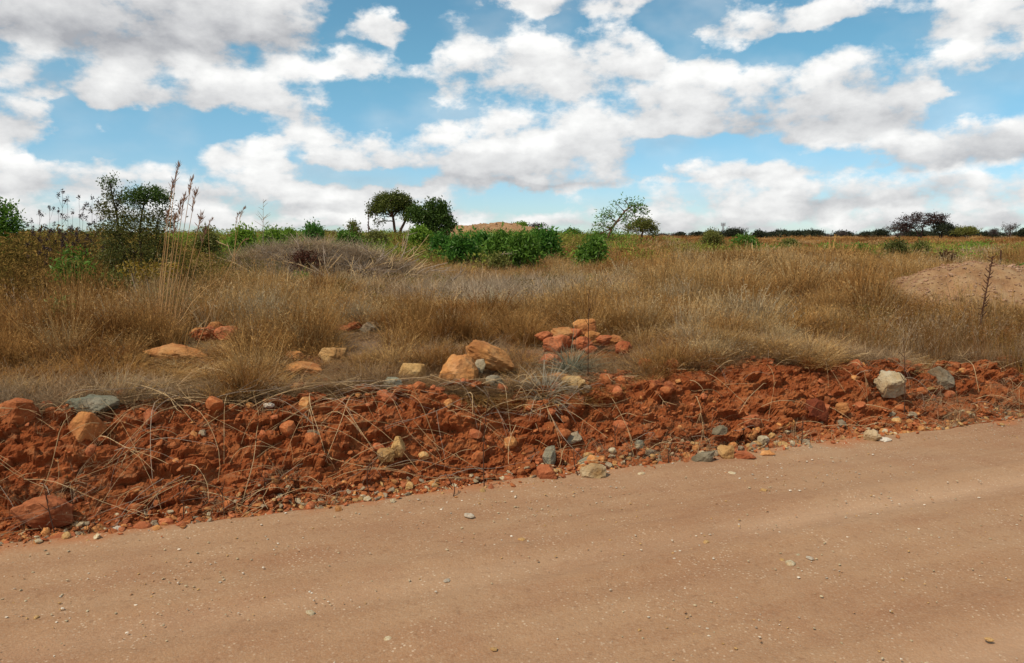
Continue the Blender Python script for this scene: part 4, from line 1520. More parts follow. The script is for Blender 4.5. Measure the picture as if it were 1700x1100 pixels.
HP = herb_proto('herb_clump', 'green', 6, 190, .60, .11, 700, spread=.36, stems=8, sw=.012)
n = 4200
x, y = frustum(n, 17, 70, rg, 1.1)
s = x / y
band = sstep(y, 18, 24) * (1 - sstep(s, .10, .26)) + .75 * sstep(s, .15, .25) * sstep(y, 22, 28) * (1 - sstep(y, 42, 55))
ok = rg.uniform(size=n) < band * np.clip(.26 + .22 * (1 - sstep(s, -.05, .1)) + 1.5 * fbm(P3(x * .22, y * .16, 0), 3, 37), 0, 1)
ok &= ~(((x + 1.0) / 13.) ** 2 + ((y - 62) / 8) ** 2 < 1)
x, y, s = x[ok], y[ok], s[ok]
m_ = len(x)
sc_ = rg.uniform(.4, .85, m_) * (1 + y / 120)
scatter('green_herbs', 'low green and olive herbs in the middle distance', HP, np.stack([x, y, H(x, y) - .03], -1), np.stack([rg.normal(0, .1, m_), rg.normal(0, .1, m_), rg.uniform(-3, 3, m_)], -1), np.stack([sc_] * 3, -1), rg.integers(0, 6, m_), np.clip(.56 + .9 * fbm(P3(x * .3, y * .25, 0), 3, 43) + rg.normal(0, .15, m_), 0, 1))

# ------------------------------------------------------------------ trees and shrubs


def px_plant(name, label, cat, px, d, base_py, trunks, clumps, leaf, mat, bark, seed, **kw):
    """plant drawn in pixel-sized units at its distance: (right, back, up)"""
    s = d / FPX
    p = at(px, 420, d)
    g = h1(p.x, p.y)
    b = at(px, base_py, d).z                       # height that 'up = 0' stands for
    dz = (b - g) / s
    tr = [([(0 if i == 0 and False else q[0], q[1], q[2] + dz) for i, q in enumerate(pts)], r0, r1) for pts, r0, r1 in trunks]
    tr = [(np.vstack([[[np.array(pts)[0][0] * .6, np.array(pts)[0][1], -3]], np.array(pts)]) * s, r0 * s, r1 * s) for pts, r0, r1 in tr]
    cl = [(c[0] * s, c[1] * s, (c[2] + dz) * s, c[3] * s, c[4] * s, c[5] * s) + tuple(c[6:]) for c in clumps]
    return canopy(name, label, cat, (p.x, p.y, g), tr, cl, leaf, mat, bark, seed, **kw)


px_plant('tree', 'umbrella crowned tree with two bare brown stems on the skyline', 'tree', 660, 42, 400,
         [([(-1, 0, 0), (-3, 0, 18), (-8, 1, 40)], 3.2, 2.2), ([(3, 0, 0), (6, 1, 16), (14, 0, 34)], 3.0, 2.0)],
         [(-34, 0, 54, 13, 12, 9, 420), (-22, 3, 65, 15, 14, 9, 520), (-6, -4, 68, 15, 15, 9, 560), (9, 4, 66, 15, 15, 9, 560), (-14, -6, 54, 16, 14, 8, 420), (3, 6, 56, 14, 14, 9, 420), (20, 0, 54, 13, 13, 10, 460), (18, -5, 42, 10, 10, 8, 260), (-42, 0, 44, 6, 6, 5, 80), (-28, 0, 32, 9, 8, 6, 50)],
         (.105, .55), 'lf_tree', 'bark', 3, twigs=7, dens=1.8)
px_plant('tree', 'darker full crowned tree standing close right of the umbrella tree', 'tree', 716, 41, 402,
         [([(2, 0, 0), (1, 0, 20), (4, 0, 40)], 3.0, 2.0)],
         [(-24, 0, 46, 13, 12, 12, 420), (-8, -4, 44, 15, 14, 13, 520), (8, 2, 38, 17, 15, 14, 600), (22, 0, 42, 13, 13, 13, 480), (18, 0, 56, 8, 8, 8, 240), (2, 0, 60, 7, 7, 8, 170), (-6, 0, 24, 16, 14, 11, 480), (12, -3, 18, 16, 14, 12, 520), (18, 0, 4, 13, 12, 11, 420), (30, 0, 30, 8, 9, 10, 260)],
         (.125, .62), 'lf_dark', 'bark_dark', 4, twigs=5, dens=1.7)
px_plant('leaning_tree', 'sparse feathery tree leaning right with a bare slanting trunk', 'tree', 1004, 38, 402,
         [([(0, 0, 0), (9, 0, 20), (18, 0, 33), (27, 0, 47), (36, 0, 56), (46, 0, 60)], 2.3, .9)],
         [(50, 0, 61, 10, 8, 4, 110), (58, 2, 56, 9, 8, 3, 80), (62, 0, 48, 8, 8, 3, 60), (44, -3, 52, 10, 8, 3, 70), (34, 0, 41, 9, 8, 4.5, 150), (50, 0, 40, 9, 8, 3, 60), (-2, 0, 42, 9, 8, 7, 90), (8, 2, 46, 8, 8, 8, 80), (-8, 0, 28, 9, 8, 6, 90), (6, -2, 24, 9, 8, 6, 90), (33, 0, 68, 4, 4, 5, 30), (19, 0, 62, 7, 6, 3, 40), (14, 0, 4, 14, 10, 8, 220), (-12, 0, 8, 12, 10, 7, 160)],
         (.16, .30), 'lf_mid', 'bark', 8, twigs=5, flat=.4, dens=.75)
px_plant('small_tree', 'small round yellow green tree right of the leaning tree', 'tree', 1064, 40, 400,
         [([(0, 0, 0), (1, 0, 10), (2, 0, 20)], 2.0, 1.3)],
         [(-6, 0, 24, 15, 13, 9, 420), (10, 0, 26, 14, 13, 8, 420), (18, 0, 16, 10, 10, 8, 260), (2, -3, 30, 13, 12, 6, 320), (-20, 0, 20, 8, 8, 6, 120)],
         (.085, .55), 'lf_olive', 'bark', 15, twigs=5, dens=1.7)
px_plant('tall_shrub', 'tall dark shrub with a spiky top standing above the weeds at left', 'shrub', 226, 9.6, 520,
         [([(-10, 0, 0), (-18, 0, 90), (-32, 0, 175), (-36, 0, 215)], 3.4, 1.0), ([(4, 0, 0), (8, 0, 100), (6, 3, 150), (22, 0, 195)], 3.6, 1.2), ([(20, 0, 0), (28, 0, 90), (40, 0, 160)], 2.8, 1.0)],
         [(24, 0, 196, 26, 20, 12, 620, 'lf_dark'), (0, 0, 186, 20, 18, 14, 460, 'lf_dark'), (44, 4, 188, 18, 16, 12, 400, 'lf_dark'), (-36, 0, 216, 17, 12, 9, 130, 'lf_dark'), (-32, 0, 188, 18, 16, 14, 260, 'lf_shrub'), (-48, 0, 168, 16, 16, 12, 170, 'lf_shrub'), (-20, 0, 160, 24, 20, 16, 320),
          (4, -6, 140, 44, 30, 26, 900), (-36, 0, 130, 30, 26, 26, 650), (38, 0, 150, 28, 24, 26, 620), (2, -8, 100, 48, 34, 30, 1000), (40, -4, 96, 34, 28, 30, 760), (-36, -4, 90, 30, 28, 26, 620), (10, -6, 60, 46, 34, 26, 700)],
         (.030, .45), 'lf_shrub', 'bark_dark', 21, part_names=('stem', 'foliage'), twigs=6, dens=1.5)
px_plant('shrub', 'leafy green shrub cut by the left edge of the picture', 'shrub', -4, 12.5, 500,
         [([(0, 0, 0), (0, 0, 60), (3, 0, 120)], 3, 1)],
         [(10, 0, 148, 22, 18, 14, 520), (-12, 0, 150, 22, 20, 16, 420), (24, 0, 126, 20, 18, 14, 420), (-6, 0, 110, 30, 26, 26, 520), (16, 0, 90, 26, 22, 20, 420)],
         (.055, .5), 'lf_mid', 'bark_dark', 23, part_names=('stem', 'foliage'))

# bushes: (px, distance, half width px, top y, foliage, leaf length, label)
bushes = [
    (521, 27, 20, 375, 'lf_deep', .15, 'dark green bush rising behind the grey hummock'),
    (588, 29, 16, 368, 'lf_olive', .11, 'round topped pale green bush left of the twin trees'),
    (575, 26, 24, 388, 'lf_mid', .13, 'green bush below the round topped pale bush'),
    (455, 28, 26, 384, 'lf_bright', .13, 'yellow green bush behind the grey hummock at its left'),
    (400, 25, 30, 378, 'lf_bright', .12, 'yellow green bush behind the far reed plumes'),
    (345, 20, 28, 376, 'lf_olive', .10, 'olive brown bush right of the tall reeds'),
    (480, 31, 18, 383, 'lf_bright', .12, 'small bright green bush on the skyline above the grey hummock'),
    (625, 30, 22, 386, 'lf_olive', .12, 'low olive bush under the umbrella tree'),
    (696, 30, 24, 382, 'lf_bright', .14, 'bright yellow green bush in front of the twin trees'),
    (733, 22, 18, 398, 'lf_deep', .17, 'dark bush at the foot of the darker tree'),
    (768, 20, 20, 396, 'lf_deep', .19, 'deep green broad leaved bush left in the dark green row'),
    (800, 22, 18, 396, 'lf_deep', .19, 'deep green broad leaved bush second in the dark green row'),
    (830, 20, 22, 394, 'lf_mid', .18, 'mid green broad leaved bush in the middle of the dark green row'),
    (868, 19.5, 24, 397, 'lf_mid', .18, 'green leafy bush right of the middle of the dark green row'),
    (900, 22, 26, 385, 'lf_deep', .18, 'tallest deep green bush at the right of the dark green row'),
    (792, 21, 15, 420, 'lf_bright', .12, 'small bright green bush in front of the dark green row'),
    (828, 19, 14, 428, 'lf_olive', .10, 'small olive bush on the edge of the trampled hollow'),
    (918, 22, 20, 414, 'lf_bright', .12, 'low yellow green bush below the tallest deep green bush'),
    (982, 20, 22, 402, 'lf_mid', .16, 'rounded bright green bush below the leaning tree'),
    (1180, 40, 20, 384, 'lf_olive', .14, 'olive bush on the skyline beside the far mast'),
    (1238, 33, 26, 396, 'lf_mid', .14, 'green bush in the grass right of the far mast'),
    (1310, 42, 24, 400, 'lf_olive', .14, 'flat olive bush in the far golden grass'),
    (1432, 27, 22, 410, 'lf_mid', .12, 'green bush left of the dark brown bush in the far grass'),
    (1488, 25, 26, 402, 'lf_shrub', .10, 'dark olive and brown bush in the far grass at right'),
    (1530, 30, 18, 404, 'lf_olive', .12, 'pale olive bush right of the dark brown bush'),
    (1385, 26, 18, 420, 'lf_brown', .10, 'dry brown bush in the grass at right'),
    (1572, 22, 20, 420, 'lf_brown', .09, 'dry reddish bush behind the gravel mound'),
    (1698, 15, 16, 446, 'lf_mid', .08, 'green bush cut by the right edge behind the gravel mound'),
]
for i, (px, d, hw, top, mt, lf, lab) in enumerate(bushes):
    rr = np.random.default_rng(300 + i)
    p = at(px, 420, d)
    g = h1(p.x, p.y)
    hgt = max(.35, at(px, top, d).z - g)
    w = hw * d / FPX
    cl = []
    nl = int(200 + 420 * min(1, w / .5))
    for k in range(9):
        a = rr.uniform(0, 6.3)
        q = rr.uniform(0, .62)
        zz = rr.uniform(.34, .86)
        cl.append((w * q * math.cos(a), w * q * math.sin(a) * .8, hgt * (zz - .12 * q), w * rr.uniform(.34, .52), w * .42, hgt * rr.uniform(.16, .26), nl // 2))
    cl.append((rr.normal(0, .1) * w, 0, hgt * .82, w * .45, w * .4, hgt * .2, nl // 2))
    tr = [([(rr.normal(0, .1) * w, 0, -.05), (rr.normal(0, .2) * w, 0, hgt * .3), (rr.normal(0, .35) * w, 0, hgt * .6)], .02, .01) for _ in range(3)]
    canopy('bush', lab, 'bush', (p.x, p.y, g), tr, cl, (lf * .72, .5 if lf < .15 else .38), mt, 'bark_dark', 300 + i, part_names=('stem', 'foliage'), twigs=3, group='bushes of the field')

# far trees on the plain
fars = [(1228, 190, 24, 380, 'lf_far', 0, 'dark flat topped far tree just right of the mast'), (1258, 200, 10, 385, 'lf_far', 0, 'small dark far tree right of the flat topped one'),
        (1300, 320, 12, 388, 'lf_far', 0, 'tiny far tree left in the low skyline row'), (1328, 310, 14, 387, 'lf_far', 0, 'tiny far tree second in the low skyline row'),
        (1344, 300, 8, 386, 'lf_far', 0, 'tiny far tree in the middle of the low skyline row'), (1372, 330, 14, 389, 'lf_fargrey', 0, 'greyish tiny far tree in the low skyline row'),
        (1404, 310, 20, 387, 'lf_far', 0, 'wide low far tree in the skyline row'), (1436, 300, 16, 388, 'lf_far', 0, 'low far tree left of the red brown tree'),
        (1462, 260, 12, 384, 'lf_far', 0, 'small far tree left of the red brown tree'), (1492, 180, 22, 372, 'lf_fargrey', 0, 'thin grey crowned tree left against the red brown tree'),
        (1528, 180, 36, 354, 'lf_farred', 1, 'layered red brown acacia tallest on the right skyline'), (1562, 178, 20, 369, 'lf_far', 0, 'rounded dark tree right of the red brown acacia'),
        (1605, 190, 20, 377, 'lf_olive', 0, 'low green tree on the right skyline'), (1590, 210, 12, 381, 'lf_far', 0, 'small dark tree left of the low green tree'),
        (1675, 170, 17, 369, 'lf_fargrey', 0, 'bare grey round tree near the right edge of the skyline'), (1648, 180, 10, 380, 'lf_fargrey', 0, 'small grey tree left of the bare round tree'),
        (1697, 190, 10, 380, 'lf_far', 0, 'dark tree at the right edge of the skyline'), (1130, 260, 8, 389, 'lf_far', 0, 'tiny dark tree on the skyline right of the small yellow tree'),
        (890, 74, 18, 374, 'lf_fargrey', 0, 'leafless grey bush on top of the orange mound'), (868, 75, 18, 377, 'lf_bright', 0, 'bright green bush on top of the orange mound'),
        (950, 60, 22, 381, 'lf_mid', 0, 'low green bush on the skyline right of the orange mound')]
rb = np.random.default_rng(71)
for k in range(30):
    fars.append((1110 + k * 20 + rb.uniform(-10, 10), rb.uniform(270, 430), rb.uniform(7, 20), rb.uniform(384, 390.5), 'lf_fargrey' if rb.uniform() < .3 else 'lf_far', 0, 'low dark tree lost in the far belt along the skyline'))
for i, (px, d, hw, top, mt, lay, lab) in enumerate(fars):
    rr = np.random.default_rng(500 + i)
    p = at(px, 392, d)
    g = h1(p.x, p.y)
    if abs(p.x + 2.2) < 8 and d > 70:
        g = g + .6
    hgt = max(.9, at(px, top, d).z - g)
    w = hw * (1.25 if d > 100 else 1) * d / FPX
    lf = max(.1, d / FPX * (2.3 if mt != 'lf_fargrey' else 1.4))
    cl = []
    if lay:
        for q, zz, rw in ((.0, .93, .62), (.45, .86, .40), (-.35, .80, .45), (.1, .72, .55), (-.55, .60, .45), (.5, .66, .40), (-.2, .5, .5), (-.75, .42, .4)):
            cl.append((q * w, rr.normal(0, .2) * w, hgt * zz, rw * w, rw * w, hgt * .06, 420))
    else:
        for k in range(8):
            a = rr.uniform(0, 6.3)
            q = rr.uniform(.1, .62)
            cl.append((w * q * math.cos(a), w * q * math.sin(a), hgt * rr.uniform(.55, .86), w * rr.uniform(.3, .5), w * .4, hgt * .15, 210))
        cl.append((0, 0, hgt * .85, w * .5, w * .5, hgt * .13, 120))
    tr = [([(0, 0, -.2), (.04 * w, 0, hgt * .3), (.1 * w, 0, hgt * .6)], .045 * hgt, .02 * hgt), ([(0, 0, -.2), (-.1 * w, 0, hgt * .3), (-.35 * w, 0, hgt * .55)], .035 * hgt, .015 * hgt)]
    canopy('far_tree' if d > 100 else 'far_bush', lab, 'tree' if d > 100 else 'bush', (p.x, p.y, g), tr, cl, (lf, .6), mt, 'bark_dark', 500 + i, twigs=4,
           dens=.45 if mt == 'lf_fargrey' else 1, flat=.5 if lay else 0, group='far trees on the skyline' if d > 100 else 'bushes on the orange mound', part_names=('trunk', 'crown') if d > 100 else ('stem', 'foliage'))

# far mast
p = at(1200, 390, 420)
root = thing('lattice_mast', 'thin grey mast far off on the skyline', 'mast', (p.x, p.y, h1(p.x, p.y)))
hm = at(1200, 370, 420).z - h1(p.x, p.y)
lines = []
for sx, sy in ((-1, -1), (1, -1), (1, 1), (-1, 1)):
    lines.append(([(sx * .5, sy * .5, -.3), (sx * .35, sy * .35, hm * .5), (sx * .25, sy * .25, hm)], [.12, .11, .10]))
for k in range(8):
    z0, z1 = hm * k / 8, hm * (k + 1) / 8
    for sx in (-1, 1):
        lines.append(([(-.45 * sx, -.45, z0), (.45 * sx, -.45, z1)], [.06, .06]))
v, q = tubes(lines, 4)
link('lattice', mesh_quads('lattice', v, q, M['steel']), root)
v, q = tubes([([(sx, 0, hm - 1.6), (sx, 0, hm + .2)], [.28, .28]) for sx in (-.9, 0, .9)] + [([(-1.0, 0, hm - .8), (1.0, 0, hm - .8)], [.1, .1])], 6)
link('antenna_panels', mesh_quads('antenna_panels', v, q, M['steel']), root)

# ------------------------------------------------------------------ stalks, reeds, weeds and dead wood


def stalk(name, label, cat, pts, r0, r1, mat, group=None, forks=None, sides=4, n=9):
    """one dry stem, with any side shoots; its origin at its foot"""
    pts = [np.array(q, float) for q in pts]
    o0 = pts[0].copy()
    lines = [(smooth_line(np.array(pts) - o0, n), np.linspace(r0, r1, n))]
    for f in forks or []:
        f = np.array(f, float) - o0
        lines.append((smooth_line(f, 6), np.linspace(r0 * .6, r1 * .7, 6)))
    v, q = tubes(lines, sides)
    o = link(name, mesh_quads(name, v, q, M[mat], True), loc=Vector(o0))
    return tag(o, label, cat, group)


rs = np.random.default_rng(77)
used = {}
for k in range(270):
    left = rs.uniform() < .62
    u0 = rs.uniform(-3.7, .6) if left else rs.uniform(.4, 6.0)
    v0 = rs.uniform(.35, 1.25)
    an = rs.choice([-1, 1]) * rs.uniform(.25, 1.5) - np.pi / 2 if rs.uniform() < .75 else rs.uniform(0, 2 * np.pi)
    Ln = rs.uniform(.25, .90) * (1 if left else .75)
    t = np.linspace(0, 1, 6)
    bend = rs.normal(0, .35)
    uu = u0 + np.cos(an + bend * t) * Ln * t
    vv = np.clip(v0 + np.sin(an + bend * t) * Ln * t * .8, .02, 1.7)
    xx, yy = xy(uu, vv)
    off = rs.uniform(.012, .085)
    zz = H(xx, yy) + .02 + off * np.sin(np.pi * np.clip(t * rs.uniform(.6, 1.0), 0, 1)) + rs.uniform(.0, .05)
    zz[0] = H(xx, yy)[0] - .02
    sh = off * .8 * np.sin(np.pi * t)
    P = np.stack([xx - RN[0] * sh, yy - RN[1] * sh, zz], -1)
    P[1:] += rs.normal(0, .016, P[1:].shape)
    forks = []
    for _ in range(min(3, rs.integers(0, 5))):
        i = rs.integers(2, 5)
        d = P[i] - P[i - 1]
        d = d / np.linalg.norm(d)
        e = P[i] + (d + rs.normal(0, .5, 3)) * Ln * rs.uniform(.15, .35)
        forks.append([P[i], (P[i] + e) / 2 + rs.normal(0, .01, 3), e])
    c = Vector(P[3])
    lab = near_label(['thin', 'forked', 'branching', 'many branched'][len(forks)] + ' dry stalk', c, 'on')
    rr0 = rs.uniform(.0013, .0034)
    stalk('dry_stalk', lab, 'stalk', P, rr0, rr0 * .45, 'straw' if rs.uniform() < .75 else 'greytwig', 'dry stalks on the bank', forks)

# dark dead stems standing at the bank foot: (px, foot y, top px, top y)
for px, fy, tx, ty, lab in ((804, 812, 812, 650, 'tall dark dead stem standing at the bank foot by the silt'), (92, 890, 72, 800, 'dark dead stem leaning before the large flat orange rock'), (118, 850, 119, 812, 'short thick dark stem right of the large flat orange rock'),
                            (305, 866, 304, 800, 'dark stem at the bank foot left of centre'), (372, 858, 368, 800, 'thin dark stem second from the left group at the foot'), (436, 845, 440, 780, 'thin dark stem at the foot right of the left group'),
                            (614, 826, 612, 770, 'dark stem at the bank foot left of the tall one'), (752, 826, 750, 796, 'short dark stem in the silt left of the tall one'), (960, 790, 953, 745, 'thin dark stem before the brown grey stone'),
                            (1330, 738, 1332, 690, 'thin dark stem at the bank foot below the dark red block'), (1501, 690, 1500, 560, 'thin dark stem rising beside the cream boulder'), (1022, 752, 1020, 705, 'short dark stem right of the brown grey stone'),
                            (976, 630, 978, 480, 'thin dark stem standing before the large stone heap'), (1110, 770, 1112, 735, 'short dark stem left of the tilted grey slab')):
    p = ground_hit(px, fy)
    t_ = at(tx, ty, p.y + .05)
    mid_ = (Vector(p) * .5 + t_ * .5) + Vector((rs.normal(0, .012), 0, 0))
    forks = []
    for f in (.45, .6, .75):
        b_ = Vector(p).lerp(t_, f)
        e = b_ + Vector((rs.choice([-1, 1]) * rs.uniform(.02, .06), rs.normal(0, .02), rs.uniform(.03, .08)))
        forks.append([b_, (b_ + e) / 2, e])
    stalk('withered_weed', lab, 'weed', [p - Vector((0, 0, .04)), p, mid_, t_], .0055, .002, 'twig', 'dark dead stems', forks)

# the dried rusty stem before the gravel mound
p = at(1624, 560, 9.3)
p.z = h1(p.x, p.y)
t_ = at(1648, 425, 9.3)
stalk('dried_flower', 'thick rusty dried flower stem slanting before the gravel mound', 'plant', [p - Vector((0, 0, .05)), p.lerp(t_, .35) - Vector((.02, 0, 0)), p.lerp(t_, .7), t_], .011, .006, 'twig', None,
      [[p.lerp(t_, f), p.lerp(t_, f) + Vector((rs.choice([-1, 1]) * .03, .01, .02)), p.lerp(t_, f) + Vector((rs.choice([-1, 1]) * .05, .01, .05))] for f in np.linspace(.3, .98, 22)], 5)
p = at(1660, 440, 21)
p.z = h1(p.x, p.y)
stalk('short_post', 'short dark post in the far grass behind the gravel mound', 'post', [p, p + Vector((.01, 0, .3)), p + Vector((0, 0, .62))], .022, .02, 'twig', sides=6)


def plume_reed(root, base, tip, plume_len, seed, droop):
    """one tall stem with a feathery drooping head"""
    rr = np.random.default_rng(seed)
    b, t_ = np.array(base, float), np.array(tip, float)
    m_ = (b + t_) / 2 + np.array([-.02 * droop, 0, .02])
    end = t_ + np.array([droop * .5, 0, plume_len * .25])
    ln = smooth_line([b, m_, t_, end], 14)
    v, q = tubes([(ln, np.linspace(.0048, .0012, 14))], 5)
    st = link('stem', mesh_quads('stem', v, q, M['reed'], True), root)
    n = 46
    f = rr.uniform(.62, 1.0, n)
    c = np.stack([np.interp(f * 13, np.arange(14), ln[:, k]) for k in range(3)], -1)
    ax = unit(np.stack([rr.normal(droop * 1.5, .28, n), rr.normal(0, .25, n), rr.uniform(.3, 1.1, n)], -1))
    L = plume_len * rr.uniform(.12, .34, n) * (1.25 - f * .6)
    v, q = leaf_quads(c, ax, L, L * .075 + .0035, rr, .1)
    link('plume', mesh_quads('plume', v, q, M['plume'], False, {'rnd': ('FACE', rr.uniform(size=n))}), st)


p = at(268, 560, 7.6)
g = h1(p.x, p.y)
root = thing('tall_reed_clump', 'clump of tall straw coloured reeds with drooping plumes before the dark shrub', 'reeds', (p.x, p.y, g))
for k, (bx, tx, ty, dr) in enumerate(((258, 285, 292, .10), (262, 292, 268, .12), (266, 298, 330, .06), (272, 304, 318, .08), (277, 316, 290, .08), (282, 322, 312, .10), (288, 330, 350, .12), (255, 277, 345, .05), (292, 338, 372, .10), (269, 290, 352, .03))):
    b_ = at(bx, 560, 7.6 + .06 * (k % 3))
    b_.z = h1(b_.x, b_.y) - .02
    t_ = at(tx, ty + 22, 7.6 + .06 * (k % 3))
    plume_reed(root, b_ - root.location, t_ - root.location, .34, 40 + k, dr * .6)
v, q, rn = blades(90, .75, .16, .25, .7, .006, 5, segs=4)
link('leaf_blades', mesh_quads('leaf_blades', v, q, M['reed'], False), root)

for k, (bx, tx, ty, d, lab) in enumerate(((372, 400, 352, 11.5, 'single arching reed plume right of the tall reed clump'), (352, 345, 372, 11, 'short reed plume just right of the tall reed clump'), (386, 392, 360, 12, 'second reed plume beside the single arching plume'), (315, 400, 400, 6.9, 'bent reed leaning right in front of the weeds'))):
    b_ = at(bx, 480, d)
    b_.z = h1(b_.x, b_.y) - .02
    root = thing('reed', lab, 'reed', tuple(b_), 'single reeds')
    plume_reed(root, (0, 0, 0), at(tx, ty, d) - b_, .26 if k < 3 else .08, 80 + k, .14)

# weeds with dark seed heads against the sky
for k, (px, ty, lean) in enumerate(((66, 352, 4), (82, 344, -3), (97, 350, 2), (104, 318, 3), (112, 330, -2), (121, 352, 4), (131, 326, 0), (139, 345, 3), (146, 372, -4), (153, 328, 2), (162, 334, 3), (172, 352, -2), (52, 366, 4), (74, 376, 0), (90, 372, 3), (182, 362, 2))):
    rr = np.random.default_rng(900 + k)
    d = 10.2 + rr.uniform(-.5, .8)
    b_ = at(px - lean * 2, 500, d)
    b_.z = h1(b_.x, b_.y) - .02
    t_ = np.array(at(px, ty, d) - b_)
    lab = 'tall weed with dark seed heads, number %s from the left edge' % ['two', 'four', 'six', 'seven', 'eight', 'nine', 'ten', 'eleven', 'twelve', 'thirteen', 'fourteen', 'fifteen', 'one', 'three', 'five', 'sixteen'][k]
    root = thing('seedhead_weed', lab, 'weed', tuple(b_), 'weeds with dark seed heads')
    ln = smooth_line([(0, 0, 0), t_ * .5 + rr.normal(0, .015, 3), t_], 9)
    lines = [(ln, np.linspace(.0045, .0018, 9))]
    heads = [t_]
    for f in rr.uniform(.6, .95, 5):
        b2 = ln[int(f * 8)]
        e = b2 + np.array([rr.choice([-1, 1]) * rr.uniform(.02, .07), rr.normal(0, .03), rr.uniform(.06, .16)])
        lines.append((smooth_line([b2, (b2 + e) / 2 + np.array([0, 0, -.01]), e], 5), np.linspace(.002, .0012, 5)))
        heads.append(e)
    v, q = tubes(lines, 4)
    link('stem', mesh_quads('stem', v, q, M['twig'], True), root)
    for hd in heads:
        c = np.array(hd) + rr.normal(0, 1, (26, 3)) * np.array([.009, .009, .016])
        v, q = leaf_quads(c, unit(rr.normal(size=c.shape)), .022, .013, rr)
        link('seed_head', mesh_quads('seed_head', v, q, M['head'], False, {'rnd': ('FACE', rr.uniform(size=26))}), root)

# bare sapling and dark spike against the sky
for px, ty, d, lab, nm in ((437, 330, 16, 'bare thin sapling against the sky right of the reeds', 'bare_sapling'), (612, 348, 36, 'thin dark seed spike left of the umbrella tree', 'seed_spike')):
    rr = np.random.default_rng(int(px))
    b_ = at(px, 430, d)
    b_.z = h1(b_.x, b_.y)
    t_ = np.array(at(px, ty, d) - b_)
    forks = []
    for f in rr.uniform(.45, .97, 12 if px < 500 else 26):
        q0 = np.array(b_) + t_ * f
        L_ = (.35 if px < 500 else .12) * (1.2 - f)
        e = q0 + np.array([rr.choice([-1, 1]) * L_ * rr.uniform(.3, .8), rr.normal(0, .1) * L_, L_ * rr.uniform(.4, 1)])
        forks.append([q0, (q0 + e) / 2, e])
    stalk(nm, lab, 'sapling' if px < 500 else 'plant', [np.array(b_), np.array(b_) + t_ * .5, np.array(b_) + t_], .008 if px < 500 else .035, .003 if px < 500 else .012, 'greytwig' if px < 500 else 'twig', None, forks, 4)

# saplings and coloured shrubs in the left grass
s9 = 9.0
px_plant('sapling', 'bright green leafy sapling on a thin stem in the left weeds', 'sapling', 119, 8.6, 545, [([(4, 0, 0), (3, 0, 40), (2, 0, 85)], 1.6, .9), ([(-8, 0, 0), (-8, 0, 40), (-4, 0, 80)], 1.3, .8)],
         [(0, 0, 104, 17, 15, 10, 170), (-12, 0, 96, 11, 11, 9, 100), (12, 0, 92, 11, 11, 11, 110), (4, 0, 118, 10, 10, 7, 70), (0, -3, 88, 14, 12, 9, 120)], (.062, .34), 'lf_mid', 'bark', 51, part_names=('stem', 'foliage'), droop=.35, twigs=4)
px_plant('sapling', 'small dull green sapling below the bright one', 'sapling', 96, 7.4, 585, [([(0, 0, 0), (2, 0, 25), (0, 0, 50)], 1.2, .7)],
         [(0, 0, 50, 16, 14, 13, 80), (-4, 0, 78, 13, 12, 10, 60), (6, 0, 36, 13, 12, 9, 60)], (.05, .4), 'lf_olive', 'bark', 52, part_names=('stem', 'foliage'), twigs=4)
px_plant('yellow_shrub', 'shrub with yellow leaf tufts at the foot of the dark shrub', 'shrub', 246, 8.3, 545, [([(-10, 0, 0), (-20, 0, 50), (-30, 0, 92)], 1.5, .8), ([(4, 0, 0), (2, 0, 50), (-8, 0, 94)], 1.5, .8), ([(12, 0, 0), (18, 0, 50), (22, 0, 94)], 1.5, .8)],
         [(-34, 0, 100, 11, 9, 5, 50), (-12, 0, 98, 13, 10, 6, 80), (-8, -2, 92, 8, 8, 5, 60), (18, 0, 98, 14, 11, 7, 110), (40, 0, 100, 8, 8, 5, 40), (-6, 0, 50, 24, 16, 10, 80, 'lf_olive'), (26, 0, 52, 26, 16, 10, 90, 'lf_olive'), (30, -2, 58, 14, 12, 5, 40)], (.042, .45), 'lf_yellow', 'greytwig', 53, part_names=('stem', 'foliage'), droop=.3, twigs=4)
px_plant('low_shrub', 'low grey green shrub between the sapling and the yellow shrub', 'shrub', 176, 8.8, 520, [([(0, 0, 0), (0, 0, 20), (4, 0, 45)], 1.4, .8)],
         [(-8, 0, 52, 18, 14, 9, 110), (12, 0, 56, 17, 14, 9, 110), (2, 0, 38, 22, 16, 10, 110)], (.045, .5), 'lf_olive', 'greytwig', 54, part_names=('stem', 'foliage'), twigs=4)
px_plant('herb', 'small green herb on the near side of the grey hummock', 'plant', 497, 14.0, 474, [([(0, 0, 0), (1, 0, 4), (2, 0, 8)], .9, .5)],
         [(-6, 0, 8, 9, 8, 5, 90), (6, 0, 9, 9, 8, 6, 90), (0, 0, 12, 8, 7, 4, 60)], (.06, .4), 'lf_mid', 'bark', 55, part_names=('stem', 'foliage'), twigs=2)

